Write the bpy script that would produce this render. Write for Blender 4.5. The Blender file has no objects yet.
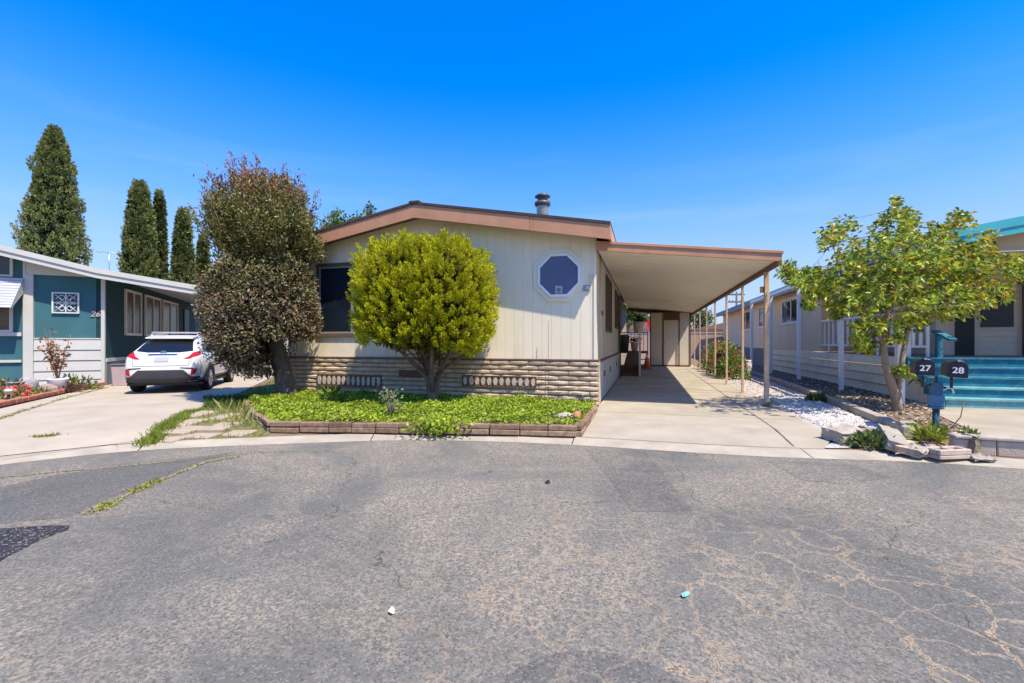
import bpy, bmesh, math, random
import numpy as np
from mathutils import Vector, Matrix
from mathutils.bvhtree import BVHTree
from mathutils.geometry import tessellate_polygon
random.seed(7); RNG = np.random.default_rng(11)
PI = math.pi
scene = bpy.context.scene
COL = scene.collection
H = 1.30          # eye height above the lots
F = 1024*16/36.0  # focal length in pixels

# ------------------------------------------------------------------ helpers
def lin(r, g, b):
    f = lambda c: (c/12.92 if c <= .04045 else ((c+.055)/1.055)**2.4)
    return (f(r/255), f(g/255), f(b/255))
def G(px, py, z=0.0):
    """ground point seen at this place of the photograph"""
    Y = (H-z)*F/(py-341.5)
    return ((px-512)/F*Y, Y)

MATS = {}
def mat(name, col, rough=.75, var=.12, scale=3.0, bump=.0, bscale=60, metal=0, spec=.3, col2=None, stain=None, sscale=1.2, samt=.5, coat=0, aniso=None):
    if name in MATS: return MATS[name]
    m = bpy.data.materials.new(name); m.use_nodes = True
    nt = m.node_tree; N = nt.nodes; L = nt.links
    b = N['Principled BSDF']; b.inputs['Roughness'].default_value = rough
    b.inputs['Metallic'].default_value = metal; b.inputs['Specular IOR Level'].default_value = spec
    if coat: b.inputs['Coat Weight'].default_value = coat; b.inputs['Coat Roughness'].default_value = .05
    tc = N.new('ShaderNodeTexCoord')
    vec = tc.outputs['Object']
    if aniso:
        mp = N.new('ShaderNodeMapping'); mp.inputs['Scale'].default_value = aniso; L.new(vec, mp.inputs['Vector']); vec = mp.outputs['Vector']
    n = N.new('ShaderNodeTexNoise'); n.inputs['Scale'].default_value = scale; n.inputs['Detail'].default_value = 8; n.inputs['Roughness'].default_value = .62
    L.new(vec, n.inputs['Vector'])
    mr = N.new('ShaderNodeMapRange'); mr.inputs['From Min'].default_value = .3; mr.inputs['From Max'].default_value = .7
    L.new(n.outputs['Fac'], mr.inputs['Value'])
    mx = N.new('ShaderNodeMix'); mx.data_type = 'RGBA'
    c1 = [max(0, c*(1-var)) for c in col]; c2 = [min(.95, c*(1+var)) for c in col] if col2 is None else col2
    mx.inputs[6].default_value = (*c1, 1); mx.inputs[7].default_value = (*c2, 1)
    L.new(mr.outputs['Result'], mx.inputs['Factor'])
    out = mx.outputs[2]
    if stain is not None:
        n3 = N.new('ShaderNodeTexNoise'); n3.inputs['Scale'].default_value = sscale; n3.inputs['Detail'].default_value = 5; n3.inputs['Distortion'].default_value = .6
        L.new(vec, n3.inputs['Vector'])
        r3 = N.new('ShaderNodeMapRange'); r3.inputs['From Min'].default_value = .52; r3.inputs['From Max'].default_value = .72; r3.inputs['To Max'].default_value = samt
        L.new(n3.outputs['Fac'], r3.inputs['Value'])
        m3 = N.new('ShaderNodeMix'); m3.data_type = 'RGBA'; L.new(r3.outputs['Result'], m3.inputs['Factor'])
        L.new(out, m3.inputs[6]); m3.inputs[7].default_value = (*stain, 1); out = m3.outputs[2]
    L.new(out, b.inputs['Base Color'])
    if bump:
        n2 = N.new('ShaderNodeTexNoise'); n2.inputs['Scale'].default_value = bscale; n2.inputs['Detail'].default_value = 4
        L.new(tc.outputs['Object'], n2.inputs['Vector'])
        bp = N.new('ShaderNodeBump'); bp.inputs['Strength'].default_value = 1; bp.inputs['Distance'].default_value = bump
        L.new(n2.outputs['Fac'], bp.inputs['Height']); L.new(bp.outputs['Normal'], b.inputs['Normal'])
    MATS[name] = m; return m

def island_mat(name, cols, rough=.6, trans=0.0, nscale=1.5, namt=.45, spec=.25, linear=True):
    """each loose piece takes its own colour from a ramp; an object-space noise makes light and dark clumps"""
    m = bpy.data.materials.new(name); m.use_nodes = True
    nt = m.node_tree; N = nt.nodes; L = nt.links
    b = N['Principled BSDF']; b.inputs['Roughness'].default_value = rough; b.inputs['Specular IOR Level'].default_value = spec
    ge = N.new('ShaderNodeNewGeometry'); cr = N.new('ShaderNodeValToRGB')
    el = cr.color_ramp.elements
    while len(el) < len(cols): el.new(.5)
    for i, c in enumerate(cols):
        el[i].position = i/max(1, len(cols)-1) if linear else i/len(cols)
        el[i].color = (*c, 1)
    cr.color_ramp.interpolation = 'LINEAR' if linear else 'CONSTANT'
    L.new(ge.outputs['Random Per Island'], cr.inputs['Fac'])
    tc = N.new('ShaderNodeTexCoord'); n = N.new('ShaderNodeTexNoise'); n.inputs['Scale'].default_value = nscale; n.inputs['Detail'].default_value = 3
    L.new(tc.outputs['Object'], n.inputs['Vector'])
    mr = N.new('ShaderNodeMapRange'); mr.inputs['From Min'].default_value = .3; mr.inputs['From Max'].default_value = .7
    mr.inputs['To Min'].default_value = 1-namt; mr.inputs['To Max'].default_value = 1+namt*.6
    L.new(n.outputs['Fac'], mr.inputs['Value'])
    vm = N.new('ShaderNodeVectorMath'); vm.operation = 'SCALE'
    L.new(cr.outputs['Color'], vm.inputs[0]); L.new(mr.outputs['Result'], vm.inputs['Scale'])
    L.new(vm.outputs['Vector'], b.inputs['Base Color'])
    if trans:
        t = N.new('ShaderNodeBsdfTranslucent'); L.new(vm.outputs['Vector'], t.inputs['Color'])
        ms = N.new('ShaderNodeMixShader'); ms.inputs['Fac'].default_value = trans
        L.new(b.outputs['BSDF'], ms.inputs[1]); L.new(t.outputs['BSDF'], ms.inputs[2])
        L.new(ms.outputs['Shader'], N['Material Output'].inputs['Surface'])
    MATS[name] = m; return m

class MB:
    """collects shapes, then links them as ONE mesh object"""
    def __init__(s): s.v = []; s.f = []; s.sm = []
    def add(s, vs, fs, smooth=False):
        o = len(s.v); s.v += [tuple(p) for p in vs]; s.f += [tuple(i+o for i in f) for f in fs]; s.sm += [smooth]*len(fs); return s
    def box(s, x0, x1, y0, y1, z0, z1, jit=0):
        vs = [(x, y, z) for z in (z0, z1) for y in (y0, y1) for x in (x0, x1)]
        if jit: vs = [tuple(c+random.uniform(-jit, jit) for c in p) for p in vs]
        return s.add(vs, [(0,2,3,1),(4,5,7,6),(0,1,5,4),(2,6,7,3),(0,4,6,2),(1,3,7,5)])
    def bar(s, p, q, w, h, up=(0,0,1)):
        p = Vector(p); q = Vector(q); d = (q-p).normalized(); u = Vector(up)
        r = d.cross(u); r = r.normalized() if r.length > 1e-5 else Vector((1,0,0)); u2 = r.cross(d).normalized()
        vs = []
        for e in (p, q):
            for a, b in ((-1,-1),(1,-1),(1,1),(-1,1)): vs.append(e + r*(a*w/2) + u2*(b*h/2))
        return s.add(vs, [(3,2,1,0),(4,5,6,7),(0,1,5,4),(1,2,6,5),(2,3,7,6),(3,0,4,7)])
    def prism(s, poly, axis, a, b):
        """poly in the plane normal to axis ('x': (y,z), 'y': (x,z), 'z': (x,y)), extruded from a to b"""
        n = len(poly)
        def P(p, t): return (t,p[0],p[1]) if axis == 'x' else ((p[0],t,p[1]) if axis == 'y' else (p[0],p[1],t))
        vs = [P(p, a) for p in poly] + [P(p, b) for p in poly]
        tris = tessellate_polygon([[Vector((p[0], p[1], 0)) for p in poly]])
        fs = [tuple(t) for t in tris] + [tuple(i+n for i in reversed(t)) for t in tris]
        fs += [(i, (i+1) % n, (i+1) % n+n, i+n) for i in range(n)]
        return s.add(vs, fs)
    def tube(s, pts, rad, n=8, caps=True):
        pts = [Vector(p) for p in pts]; m = len(pts)
        if not hasattr(rad, '__len__'): rad = [rad]*m
        vs = []; prev = None
        for i, p in enumerate(pts):
            d = (pts[min(i+1, m-1)]-pts[max(i-1, 0)]).normalized()
            if prev is None:
                a = Vector((1,0,0)) if abs(d.x) < .8 else Vector((0,1,0)); r = d.cross(a).normalized()
            else:
                r = (prev - d*prev.dot(d)).normalized()
            prev = r; u = d.cross(r)
            for k in range(n):
                t = 2*PI*k/n; vs.append(p + (r*math.cos(t)+u*math.sin(t))*rad[i])
        fs = [(i*n+k, i*n+(k+1) % n, (i+1)*n+(k+1) % n, (i+1)*n+k) for i in range(m-1) for k in range(n)]
        if caps: fs += [tuple(reversed(range(n))), tuple(range((m-1)*n, m*n))]
        return s.add(vs, fs, True)
    def lathe(s, prof, cx=0, cy=0, n=20, axis='z'):
        vs = []
        for r, z in prof:
            for k in range(n):
                t = 2*PI*k/n; a, b = r*math.cos(t), r*math.sin(t)
                vs.append((cx+a, cy+b, z) if axis == 'z' else (z, cx+a, cy+b))
        m = len(prof)
        fs = [(i*n+k, i*n+(k+1) % n, (i+1)*n+(k+1) % n, (i+1)*n+k) for i in range(m-1) for k in range(n)]
        if prof[0][0] > 1e-4: fs.append(tuple(reversed(range(n))))
        if prof[-1][0] > 1e-4: fs.append(tuple(range((m-1)*n, m*n)))
        return s.add(vs, fs, True)
    def rock(s, c, r, seed=0, n=2, rough=.25):
        bm = bmesh.new(); bmesh.ops.create_icosphere(bm, subdivisions=n, radius=1); rr = random.Random(seed)
        ph = [Vector((rr.gauss(0,1), rr.gauss(0,1), rr.gauss(0,1))).normalized() for _ in range(7)]
        vs = []
        for v in bm.verts:
            k = 1.0
            for p in ph: k -= rough*max(0, v.co.dot(p)-.55)
            k += rr.uniform(-.03, .03)
            vs.append((c[0]+v.co.x*r[0]*k, c[1]+v.co.y*r[1]*k, c[2]+v.co.z*r[2]*k))
        fs = [tuple(v.index for v in f.verts) for f in bm.faces]; bm.free()
        return s.add(vs, fs)
    def build(s, name, m, parent=None, bevel=0, seg=1, loc=None):
        me = bpy.data.meshes.new(name); me.from_pydata(s.v, [], s.f); me.update()
        me.polygons.foreach_set('use_smooth', s.sm)
        bm = bmesh.new(); bm.from_mesh(me); bmesh.ops.recalc_face_normals(bm, faces=bm.faces); bm.to_mesh(me); bm.free()
        me.materials.append(m)
        o = bpy.data.objects.new(name, me); COL.objects.link(o)
        if parent: o.parent = parent
        if loc: o.location = loc
        if bevel:
            bv = o.modifiers.new('Bevel', 'BEVEL'); bv.width = bevel; bv.segments = seg; bv.limit_method = 'ANGLE'; bv.angle_limit = math.radians(40)
        return o

def raw_mesh(name, V, Fq, m, parent=None, smooth=False):
    me = bpy.data.meshes.new(name)
    V = np.asarray(V, dtype=np.float32); Fq = np.asarray(Fq, dtype=np.int32); k = Fq.shape[1]
    me.vertices.add(len(V)); me.vertices.foreach_set('co', V.ravel())
    me.loops.add(Fq.size); me.loops.foreach_set('vertex_index', Fq.ravel())
    me.polygons.add(len(Fq)); me.polygons.foreach_set('loop_start', np.arange(0, Fq.size, k, dtype=np.int32))
    me.polygons.foreach_set('loop_total', np.full(len(Fq), k, dtype=np.int32))
    me.polygons.foreach_set('use_smooth', np.full(len(Fq), smooth))
    me.update(calc_edges=True); me.validate()
    me.materials.append(m)
    o = bpy.data.objects.new(name, me); COL.objects.link(o)
    if parent: o.parent = parent
    return o

def nrm(a): return a/np.maximum(1e-9, np.linalg.norm(a, axis=1, keepdims=True))
def rnd_dir(n): return nrm(RNG.normal(size=(n, 3)))
def leaves(P, D, L, W, droop=0.0, curl=None):
    """one folded leaf (two triangles' worth in one quad pair) at each P, pointing along D"""
    n = len(P); D = nrm(D); R = rnd_dir(n); S = nrm(np.cross(D, R))
    L = np.broadcast_to(np.asarray(L, float), (n,))[:, None]; W = np.broadcast_to(np.asarray(W, float), (n,))[:, None]
    mid = P + D*L*.5; tip = P + D*L; tip = tip + np.array([0,0,-1.])*L*droop
    V = np.stack([P, mid+S*W*.5, tip, mid-S*W*.5], axis=1).reshape(-1, 3)
    Fq = np.arange(4*n).reshape(n, 4)
    return V, Fq
def join(parts):
    Vs, Fs, o = [], [], 0
    for V, Fq in parts: Vs.append(V); Fs.append(Fq+o); o += len(V)
    return np.concatenate(Vs), np.concatenate(Fs)

def tag(o, label, cat, group=None):
    o['label'] = label; o['category'] = cat
    if group: o['group'] = group
    return o
def structure(o): o['kind'] = 'structure'; return o
def stuff(o, label=None, cat=None):
    o['kind'] = 'stuff'
    if label: o['label'] = label
    if cat: o['category'] = cat
    return o
def thing(name, loc, rz, label, cat, group=None):
    o = bpy.data.objects.new(name, None); COL.objects.link(o); o.empty_display_size = .2
    o.location = loc; o.rotation_euler = (0, 0, rz); tag(o, label, cat, group); return o
def copy_tree(o, parent=None, **kw):
    c = o.copy(); COL.objects.link(c)
    if parent: c.parent = parent
    for k, v in kw.items():
        if k in ('label', 'group'): c[k] = v
        else: setattr(c, k, v)
    for ch in list(o.children): copy_tree(ch, c)
    return c
def text_mesh(name, s, size, m, parent, loc, rot, ext=.003, sx=1, shear=0):
    cu = bpy.data.curves.new('txt', 'FONT'); cu.body = s; cu.size = size; cu.extrude = ext; cu.align_x = 'CENTER'; cu.align_y = 'CENTER'; cu.offset = size*.018; cu.shear = shear
    t = bpy.data.objects.new('txt', cu); COL.objects.link(t)
    bpy.context.view_layer.update()
    me = bpy.data.meshes.new_from_object(t.evaluated_get(bpy.context.evaluated_depsgraph_get()))
    bpy.data.objects.remove(t)
    me.name = name; me.materials.clear(); me.materials.append(m)
    o = bpy.data.objects.new(name, me); COL.objects.link(o); o.parent = parent; o.location = loc; o.rotation_euler = rot; o.scale.x = sx
    return o

# ------------------------------------------------------------------ camera, light, sky
cam = bpy.data.cameras.new('Camera'); co = bpy.data.objects.new('Camera', cam); COL.objects.link(co)
co.location = (0, 0, H); co.rotation_euler = (PI/2, 0, 0); cam.lens = 16; cam.sensor_width = 36; cam.clip_start = .05; cam.clip_end = 4000
scene.camera = co
SUN = Vector((.396, -.428, 1.0)).normalized()
sl = bpy.data.lights.new('Sun', 'SUN'); so = bpy.data.objects.new('Sun', sl); COL.objects.link(so)
sl.energy = 4.3; sl.angle = math.radians(.53); sl.color = (1, .885, .71)
so.rotation_euler = SUN.to_track_quat('Z', 'Y').to_euler(); so.location = (4, -6, 14)
W = bpy.data.worlds.new('World'); scene.world = W; W.use_nodes = True
nt = W.node_tree; N = nt.nodes; L = nt.links
sky = N.new('ShaderNodeTexSky'); sky.sky_type = 'NISHITA'; sky.sun_disc = False
sky.sun_elevation = math.asin(SUN.z); sky.sun_rotation = math.atan2(SUN.x, SUN.y)
sky.altitude = 0; sky.air_density = 1.0; sky.dust_density = .6; sky.ozone_density = 2.2
hs = N.new('ShaderNodeHueSaturation'); hs.inputs['Saturation'].default_value = 1.62; hs.inputs['Hue'].default_value = .514; hs.inputs['Value'].default_value = 1.28
L.new(sky.outputs['Color'], hs.inputs['Color'])
tc = N.new('ShaderNodeTexCoord'); mp = N.new('ShaderNodeMapping'); mp.inputs['Scale'].default_value = (1.2, 1.2, 9)
L.new(tc.outputs['Generated'], mp.inputs['Vector'])
cn = N.new('ShaderNodeTexNoise'); cn.inputs['Scale'].default_value = 1.7; cn.inputs['Detail'].default_value = 9; cn.inputs['Roughness'].default_value = .55; cn.inputs['Distortion'].default_value = .4
L.new(mp.outputs['Vector'], cn.inputs['Vector'])
cr = N.new('ShaderNodeMapRange'); cr.inputs['From Min'].default_value = .50; cr.inputs['From Max'].default_value = .85; cr.inputs['To Max'].default_value = .34
L.new(cn.outputs['Fac'], cr.inputs['Value'])
sx = N.new('ShaderNodeSeparateXYZ'); L.new(tc.outputs['Generated'], sx.inputs['Vector'])
hz = N.new('ShaderNodeMapRange'); hz.inputs['From Min'].default_value = .42; hz.inputs['From Max'].default_value = .1
L.new(sx.outputs['Z'], hz.inputs['Value'])
mu = N.new('ShaderNodeMath'); mu.operation = 'MULTIPLY'; L.new(cr.outputs['Result'], mu.inputs[0]); L.new(hz.outputs['Result'], mu.inputs[1])
cm = N.new('ShaderNodeMix'); cm.data_type = 'RGBA'; L.new(mu.outputs['Value'], cm.inputs['Factor'])
hf = N.new('ShaderNodeMapRange'); hf.interpolation_type = 'SMOOTHSTEP'; hf.inputs['From Min'].default_value = .50; hf.inputs['From Max'].default_value = 0; hf.inputs['To Max'].default_value = .90
L.new(sx.outputs['Z'], hf.inputs['Value'])
hm = N.new('ShaderNodeMix'); hm.data_type = 'RGBA'; L.new(hf.outputs['Result'], hm.inputs['Factor']); L.new(hs.outputs['Color'], hm.inputs[6]); hm.inputs[7].default_value = (1.75, 2.2, 3.15, 1)
L.new(hm.outputs[2], cm.inputs[6]); cm.inputs[7].default_value = (3.2, 3.6, 4.1, 1)
L.new(cm.outputs[2], N['Background'].inputs['Color']); N['Background'].inputs['Strength'].default_value = .15
scene.view_settings.view_transform = 'Standard'; scene.view_settings.look = 'None'; scene.view_settings.gamma = 1; scene.view_settings.exposure = .80
scene.cycles.max_bounces = 6; scene.cycles.transparent_max_bounces = 4

# ------------------------------------------------------------------ materials
concrete = mat('concrete', (.335,.295,.225), .85, .10, 1.4, .003, 90, col2=(.41,.365,.285), stain=(.25,.21,.165), sscale=.9, samt=.35)
concrete_left = mat('driveway concrete', (.375,.325,.25), .85, .08, 1.2, .003, 90, col2=(.445,.39,.305), stain=(.30,.25,.195), sscale=.7, samt=.3)
kerb_con = mat('kerb concrete', (.35,.31,.24), .85, .14, 2.5, .003, 80, col2=(.43,.385,.305), stain=(.25,.22,.18), sscale=2, samt=.4)
curb_con = mat('weathered concrete', (.34,.30,.24), .9, .2, 5, .006, 60, col2=(.45,.40,.33), stain=(.27,.23,.18), sscale=4, samt=.5)
dirt = mat('dry soil', (.20,.145,.095), .95, .25, 4, .02, 30, stain=(.30,.23,.16), sscale=6, samt=.6)
soil = mat('planting soil', (.10,.075,.05), .95, .25, 8, .02, 40)
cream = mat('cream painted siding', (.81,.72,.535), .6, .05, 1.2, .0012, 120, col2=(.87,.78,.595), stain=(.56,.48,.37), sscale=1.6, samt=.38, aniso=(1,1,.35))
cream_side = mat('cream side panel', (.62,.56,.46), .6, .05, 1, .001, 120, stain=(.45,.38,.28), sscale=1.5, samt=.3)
white = mat('white paint', (.78,.78,.76), .45, .03, 2)
offwhite = mat('soffit white', (.84,.77,.64), .55, .05, 1.4, stain=(.56,.48,.38), sscale=.8, samt=.45, aniso=(1,.5,1))
fascia_m = mat('salmon brown fascia', (.47,.245,.14), .55, .12, 2.0, .001, 60, stain=(.30,.15,.085), sscale=3, samt=.35)
brown = mat('brown trim', (.16,.085,.05), .6, .15, 6)
shingle = mat('dark shingles', (.06,.05,.045), .9, .3, 10, .01, 40)
glass = mat('dark window glass', (.012,.020,.032), .06, .3, 1.0, spec=.6)
glass_blue = mat('blue grey tinted glass', (.085,.105,.20), .25, .12, 2.0, spec=.4)
block_m = island_mat('slump block', [(.47,.35,.235),(.57,.43,.30),(.52,.385,.26),(.60,.465,.335),(.49,.375,.26)], .9, 0, 5, .12, .15)
mortar = mat('mortar', (.22,.17,.125), .95, .15, 20)
tan_post = mat('tan painted metal', (.56,.40,.27), .5, .15, 8, stain=(.28,.15,.09), sscale=9, samt=.5)
metal = mat('galvanised metal', (.45,.46,.47), .4, .15, 6, metal=.7)
black_m = mat('black paint', (.02,.02,.022), .35, .2, 10, spec=.5)
wood_brown = mat('brown deck paint', (.17,.105,.065), .8, .2, 4, stain=(.25,.18,.12), sscale=5, samt=.5)
bark = mat('grey brown bark', (.17,.12,.085), .95, .35, 14, .02, 45, aniso=(1,1,.25))
bark_pale = mat('pale bark', (.34,.26,.18), .9, .3, 12, .012, 45, aniso=(1,1,.3))
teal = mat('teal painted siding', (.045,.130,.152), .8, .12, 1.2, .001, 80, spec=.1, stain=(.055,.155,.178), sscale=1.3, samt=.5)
teal_shaded = mat('shade toned teal side wall', (.008,.045,.053), .8, .1, 1.2)  # teal darkened for the side wall: the awning's shade is in the colour
lgrey = mat('pale grey trim paint', (.47,.475,.44), .5, .06, 1.5, stain=(.40,.43,.46), sscale=2, samt=.3)
step_teal = mat('teal step paint', (.030,.175,.245), .7, .2, 3, .001, 60, spec=.15, stain=(.16,.27,.29), sscale=7, samt=.6)
step_pale = mat('worn pale teal paint', (.13,.33,.35), .75, .2, 3, .001, 60, spec=.15, stain=(.30,.42,.40), sscale=8, samt=.7)
house_tan = mat('tan siding', (.80,.59,.37), .65, .07, 1.3, .001, 80, aniso=(1,1,.4))
skirt_cream = mat('cream lap siding', (.86,.73,.49), .6, .06, 1.5, stain=(.42,.37,.29), sscale=2, samt=.4)
slate_blue = mat('slate blue fascia', (.10,.205,.29), .5, .1, 2)
teal_fascia = mat('turquoise fascia', (.06,.40,.44), .5, .1, 2)
terracotta = mat('red brick', (.38,.13,.08), .85, .25, 12, .006, 50, stain=(.45,.25,.17), sscale=9, samt=.5)
orange = mat('orange plastic', (.75,.13,.03), .5, .05, 3)
grey_pl = mat('grey plastic', (.10,.115,.12), .55, .1, 3)
dark_pl = mat('dark plastic', (.022,.022,.026), .55, .15, 6)
rock_m = mat('grey rock', (.30,.29,.30), .9, .25, 9, .015, 30, stain=(.42,.36,.32), sscale=6, samt=.5)
rock_w = mat('white rock', (.62,.57,.52), .9, .15, 9, .01, 40)
red_fab = mat('red canopy fabric', (.62,.02,.03), .7, .1, 3)

# asphalt: aggregate speckle, tan worn areas, alligator cracks
def asphalt(name, base, tan_amt, crack_amt, speck=1.0):
    m = bpy.data.materials.new(name); m.use_nodes = True; nt = m.node_tree; N = nt.nodes; L = nt.links
    b = N['Principled BSDF']; b.inputs['Roughness'].default_value = .88; b.inputs['Specular IOR Level'].default_value = .25
    tc = N.new('ShaderNodeTexCoord'); V = tc.outputs['Object']
    def noise(s, d=6, r=.6, dist=0):
        n = N.new('ShaderNodeTexNoise'); n.inputs['Scale'].default_value = s; n.inputs['Detail'].default_value = d; n.inputs['Roughness'].default_value = r; n.inputs['Distortion'].default_value = dist
        L.new(V, n.inputs['Vector']); return n.outputs['Fac']
    def rng(v, a, b_, c=0, d=1):
        r = N.new('ShaderNodeMapRange'); r.inputs[1].default_value = a; r.inputs[2].default_value = b_; r.inputs[3].default_value = c; r.inputs[4].default_value = d
        L.new(v, r.inputs[0]); return r.outputs[0]
    def mul(a, c):
        x = N.new('ShaderNodeMath'); x.operation = 'MULTIPLY'; L.new(a, x.inputs[0])
        if isinstance(c, float): x.inputs[1].default_value = c
        else: L.new(c, x.inputs[1])
        return x.outputs[0]
    def mix(f, a, c):
        x = N.new('ShaderNodeMix'); x.data_type = 'RGBA'; L.new(f, x.inputs['Factor'])
        for s_, k in ((6, a), (7, c)):
            if isinstance(k, tuple): x.inputs[s_].default_value = (*k, 1)
            else: L.new(k, x.inputs[s_])
        return x.outputs[2]
    c = mix(rng(noise(.45, 5, .55, .5), .32, .68), tuple(k*.80 for k in base), tuple(k*1.2 for k in base))
    c = mix(rng(noise(9, 4, .7), .3, .7, 0, .5), c, tuple(k*.72 for k in base))
    # loose tan grit where the binder has worn away
    worn = rng(noise(.5, 6, .66, .6), .41, .58)
    grit = rng(noise(46, 3, .75), .47, .60)
    c = mix(mul(mul(worn, grit), tan_amt), c, (.40,.325,.235))
    c = mix(mul(worn, .22*tan_amt), c, (.22,.19,.15))
    # single stones
    vo = N.new('ShaderNodeTexVoronoi'); vo.inputs['Scale'].default_value = 95; L.new(V, vo.inputs['Vector'])
    sep = N.new('ShaderNodeSeparateColor'); L.new(vo.outputs['Color'], sep.inputs['Color'])
    c = mix(mul(rng(sep.outputs[0], .80, .92), .55*speck), c, (.25,.23,.205))
    c = mix(mul(rng(sep.outputs[1], .72, .9), .6*speck), c, tuple(k*.45 for k in base))
    # cracks, in places only, filled with tan dirt
    wob = N.new('ShaderNodeTexNoise'); wob.inputs['Scale'].default_value = 4; wob.inputs['Detail'].default_value = 5; L.new(V, wob.inputs['Vector'])
    wv = N.new('ShaderNodeVectorMath'); wv.operation = 'MULTIPLY_ADD'; L.new(wob.outputs['Color'], wv.inputs[0]); wv.inputs[1].default_value = (.34,.34,.34); L.new(V, wv.inputs[2])
    ve = N.new('ShaderNodeTexVoronoi'); ve.feature = 'DISTANCE_TO_EDGE'; ve.inputs['Scale'].default_value = 3.4; L.new(wv.outputs[0], ve.inputs['Vector'])
    sxx = N.new('ShaderNodeSeparateXYZ'); L.new(V, sxx.inputs[0])
    near = rng(sxx.outputs['Y'], 4.6, 2.9)
    right = rng(sxx.outputs['X'], -1.3, .5)
    place = mul(mul(near, right), rng(noise(.8, 3), .32, .50))
    wide = rng(noise(3, 3), .35, .65, .010, .046)
    inv = N.new('ShaderNodeMath'); inv.operation = 'LESS_THAN'; L.new(ve.outputs['Distance'], inv.inputs[0]); L.new(wide, inv.inputs[1])
    cr1 = mul(mul(inv.outputs[0], place), crack_amt)
    c = mix(mul(cr1, rng(noise(60, 3, .8), .36, .56)), c, (.36,.28,.185))
    inv3 = N.new('ShaderNodeMath'); inv3.operation = 'LESS_THAN'; L.new(ve.outputs['Distance'], inv3.inputs[0]); inv3.inputs[1].default_value = .0055
    c = mix(mul(mul(inv3.outputs[0], place), .8*crack_amt), c, (.06,.05,.04))  # dark middle line coloured in to make the cracks look deep
    # long hairline cracks
    vb = N.new('ShaderNodeTexVoronoi'); vb.feature = 'DISTANCE_TO_EDGE'; vb.inputs['Scale'].default_value = .42; L.new(wv.outputs[0], vb.inputs['Vector'])
    inv2 = N.new('ShaderNodeMath'); inv2.operation = 'LESS_THAN'; L.new(vb.outputs['Distance'], inv2.inputs[0]); inv2.inputs[1].default_value = .0016
    c = mix(mul(mul(inv2.outputs[0], rng(noise(1.3, 2), .42, .5)), .75*crack_amt), c, (.055,.05,.045))
    L.new(c, b.inputs['Base Color'])
    bp = N.new('ShaderNodeBump'); bp.inputs['Distance'].default_value = .006; bp.inputs['Strength'].default_value = .8
    L.new(noise(110, 3, .7), bp.inputs['Height']); L.new(bp.outputs['Normal'], b.inputs['Normal'])
    return m
asph = asphalt('aged asphalt', (.148,.147,.128), 1.0, 1.0)
asph_dark = asphalt('newer asphalt', (.122,.122,.110), .8, .6)
asph_fresh = asphalt('fresh tar patch', (.035,.034,.042), .0, 0.0, 1.6)
asph_mid = asphalt('sealed asphalt', (.118,.118,.108), .3, .4)

# ------------------------------------------------------------------ setting
KX = [-60,-30,-14,-9,-7,-5.8,-5.45,-5.0,-4.4,-3.72,-2.9,-1.85,-.87,.13,1.06,2.79,3.7,4.49,4.89,5.6,7,9,14,30,60]
KY = [-20,-8,.9,3.0,4.2,5.12,5.45,5.8,5.96,6.09,6.25,6.44,6.44,6.31,6.09,5.57,5.41,5.34,5.26,4.98,4.45,3.8,2.2,-3,-13]
def yk(x): return float(np.interp(x, KX, KY))
_xs = np.concatenate([np.arange(-60, -8, 2.0), np.arange(-8, 9, .2), np.arange(9, 61, 2.0)])
_ys = np.interp(_xs, KX, KY)
for _ in range(6):
    _ys[1:-1] = (_ys[:-2]+2*_ys[1:-1]+_ys[2:])/4
_tx = np.gradient(_xs); _ty = np.gradient(_ys); _ln = np.hypot(_tx, _ty); _nx, _ny = -_ty/_ln, _tx/_ln
def koff(d): return np.stack([_xs+_nx*d, _ys+_ny*d], 1)
KB = koff(.32)
def zlot(x, y):
    d = y - float(np.interp(x, KB[:, 0], KB[:, 1])); t = min(1, max(0, d/1.0))
    return -.06 + .06*t*t*(3-2*t)
def sheet(name, poly, dz, m, step=.5, zf=zlot, skirt=0):
    bm = bmesh.new(); vs = [bm.verts.new((p[0], p[1], 0)) for p in poly]; f = bm.faces.new(vs)
    bmesh.ops.triangulate(bm, faces=[f])
    for ax in (0, 1):
        a = min(p[ax] for p in poly); b = max(p[ax] for p in poly); n = int((b-a)/step)
        for i in range(1, min(n, 70)+1):
            c = a + (b-a)*i/(min(n, 70)+1)
            pco = [0, 0, 0]; pco[ax] = c; no = [0, 0, 0]; no[ax] = 1
            bmesh.ops.bisect_plane(bm, geom=bm.verts[:]+bm.edges[:]+bm.faces[:], plane_co=pco, plane_no=no)
    for v in bm.verts: v.co.z = zf(v.co.x, v.co.y)+dz
    if skirt:
        be = [e for e in bm.edges if e.is_boundary]
        r = bmesh.ops.extrude_edge_only(bm, edges=be)
        for v in r['geom']:
            if isinstance(v, bmesh.types.BMVert): v.co.z -= skirt
    bmesh.ops.recalc_face_normals(bm, faces=bm.faces)
    me = bpy.data.meshes.new(name); bm.to_mesh(me); bm.free(); me.materials.append(m)
    o = bpy.data.objects.new(name, me); COL.objects.link(o); return o
flat = lambda z: (lambda x, y: z)

far_ground = mat('dry ground', (.26,.22,.15), .95, .2, .05, col2=(.20,.21,.12))
structure(MB().add([(-2500,-1200,-.25),(2500,-1200,-.25),(2500,3000,-.25),(-2500,3000,-.25)], [(0,1,2,3)]).build('ground', far_ground))
# road up to the gutter
pl = [(p[0], p[1]) for p in koff(.05)] + [(60,-40),(-60,-40)]
structure(sheet('road', pl, 0, asph, 50, flat(-.10)))
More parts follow.
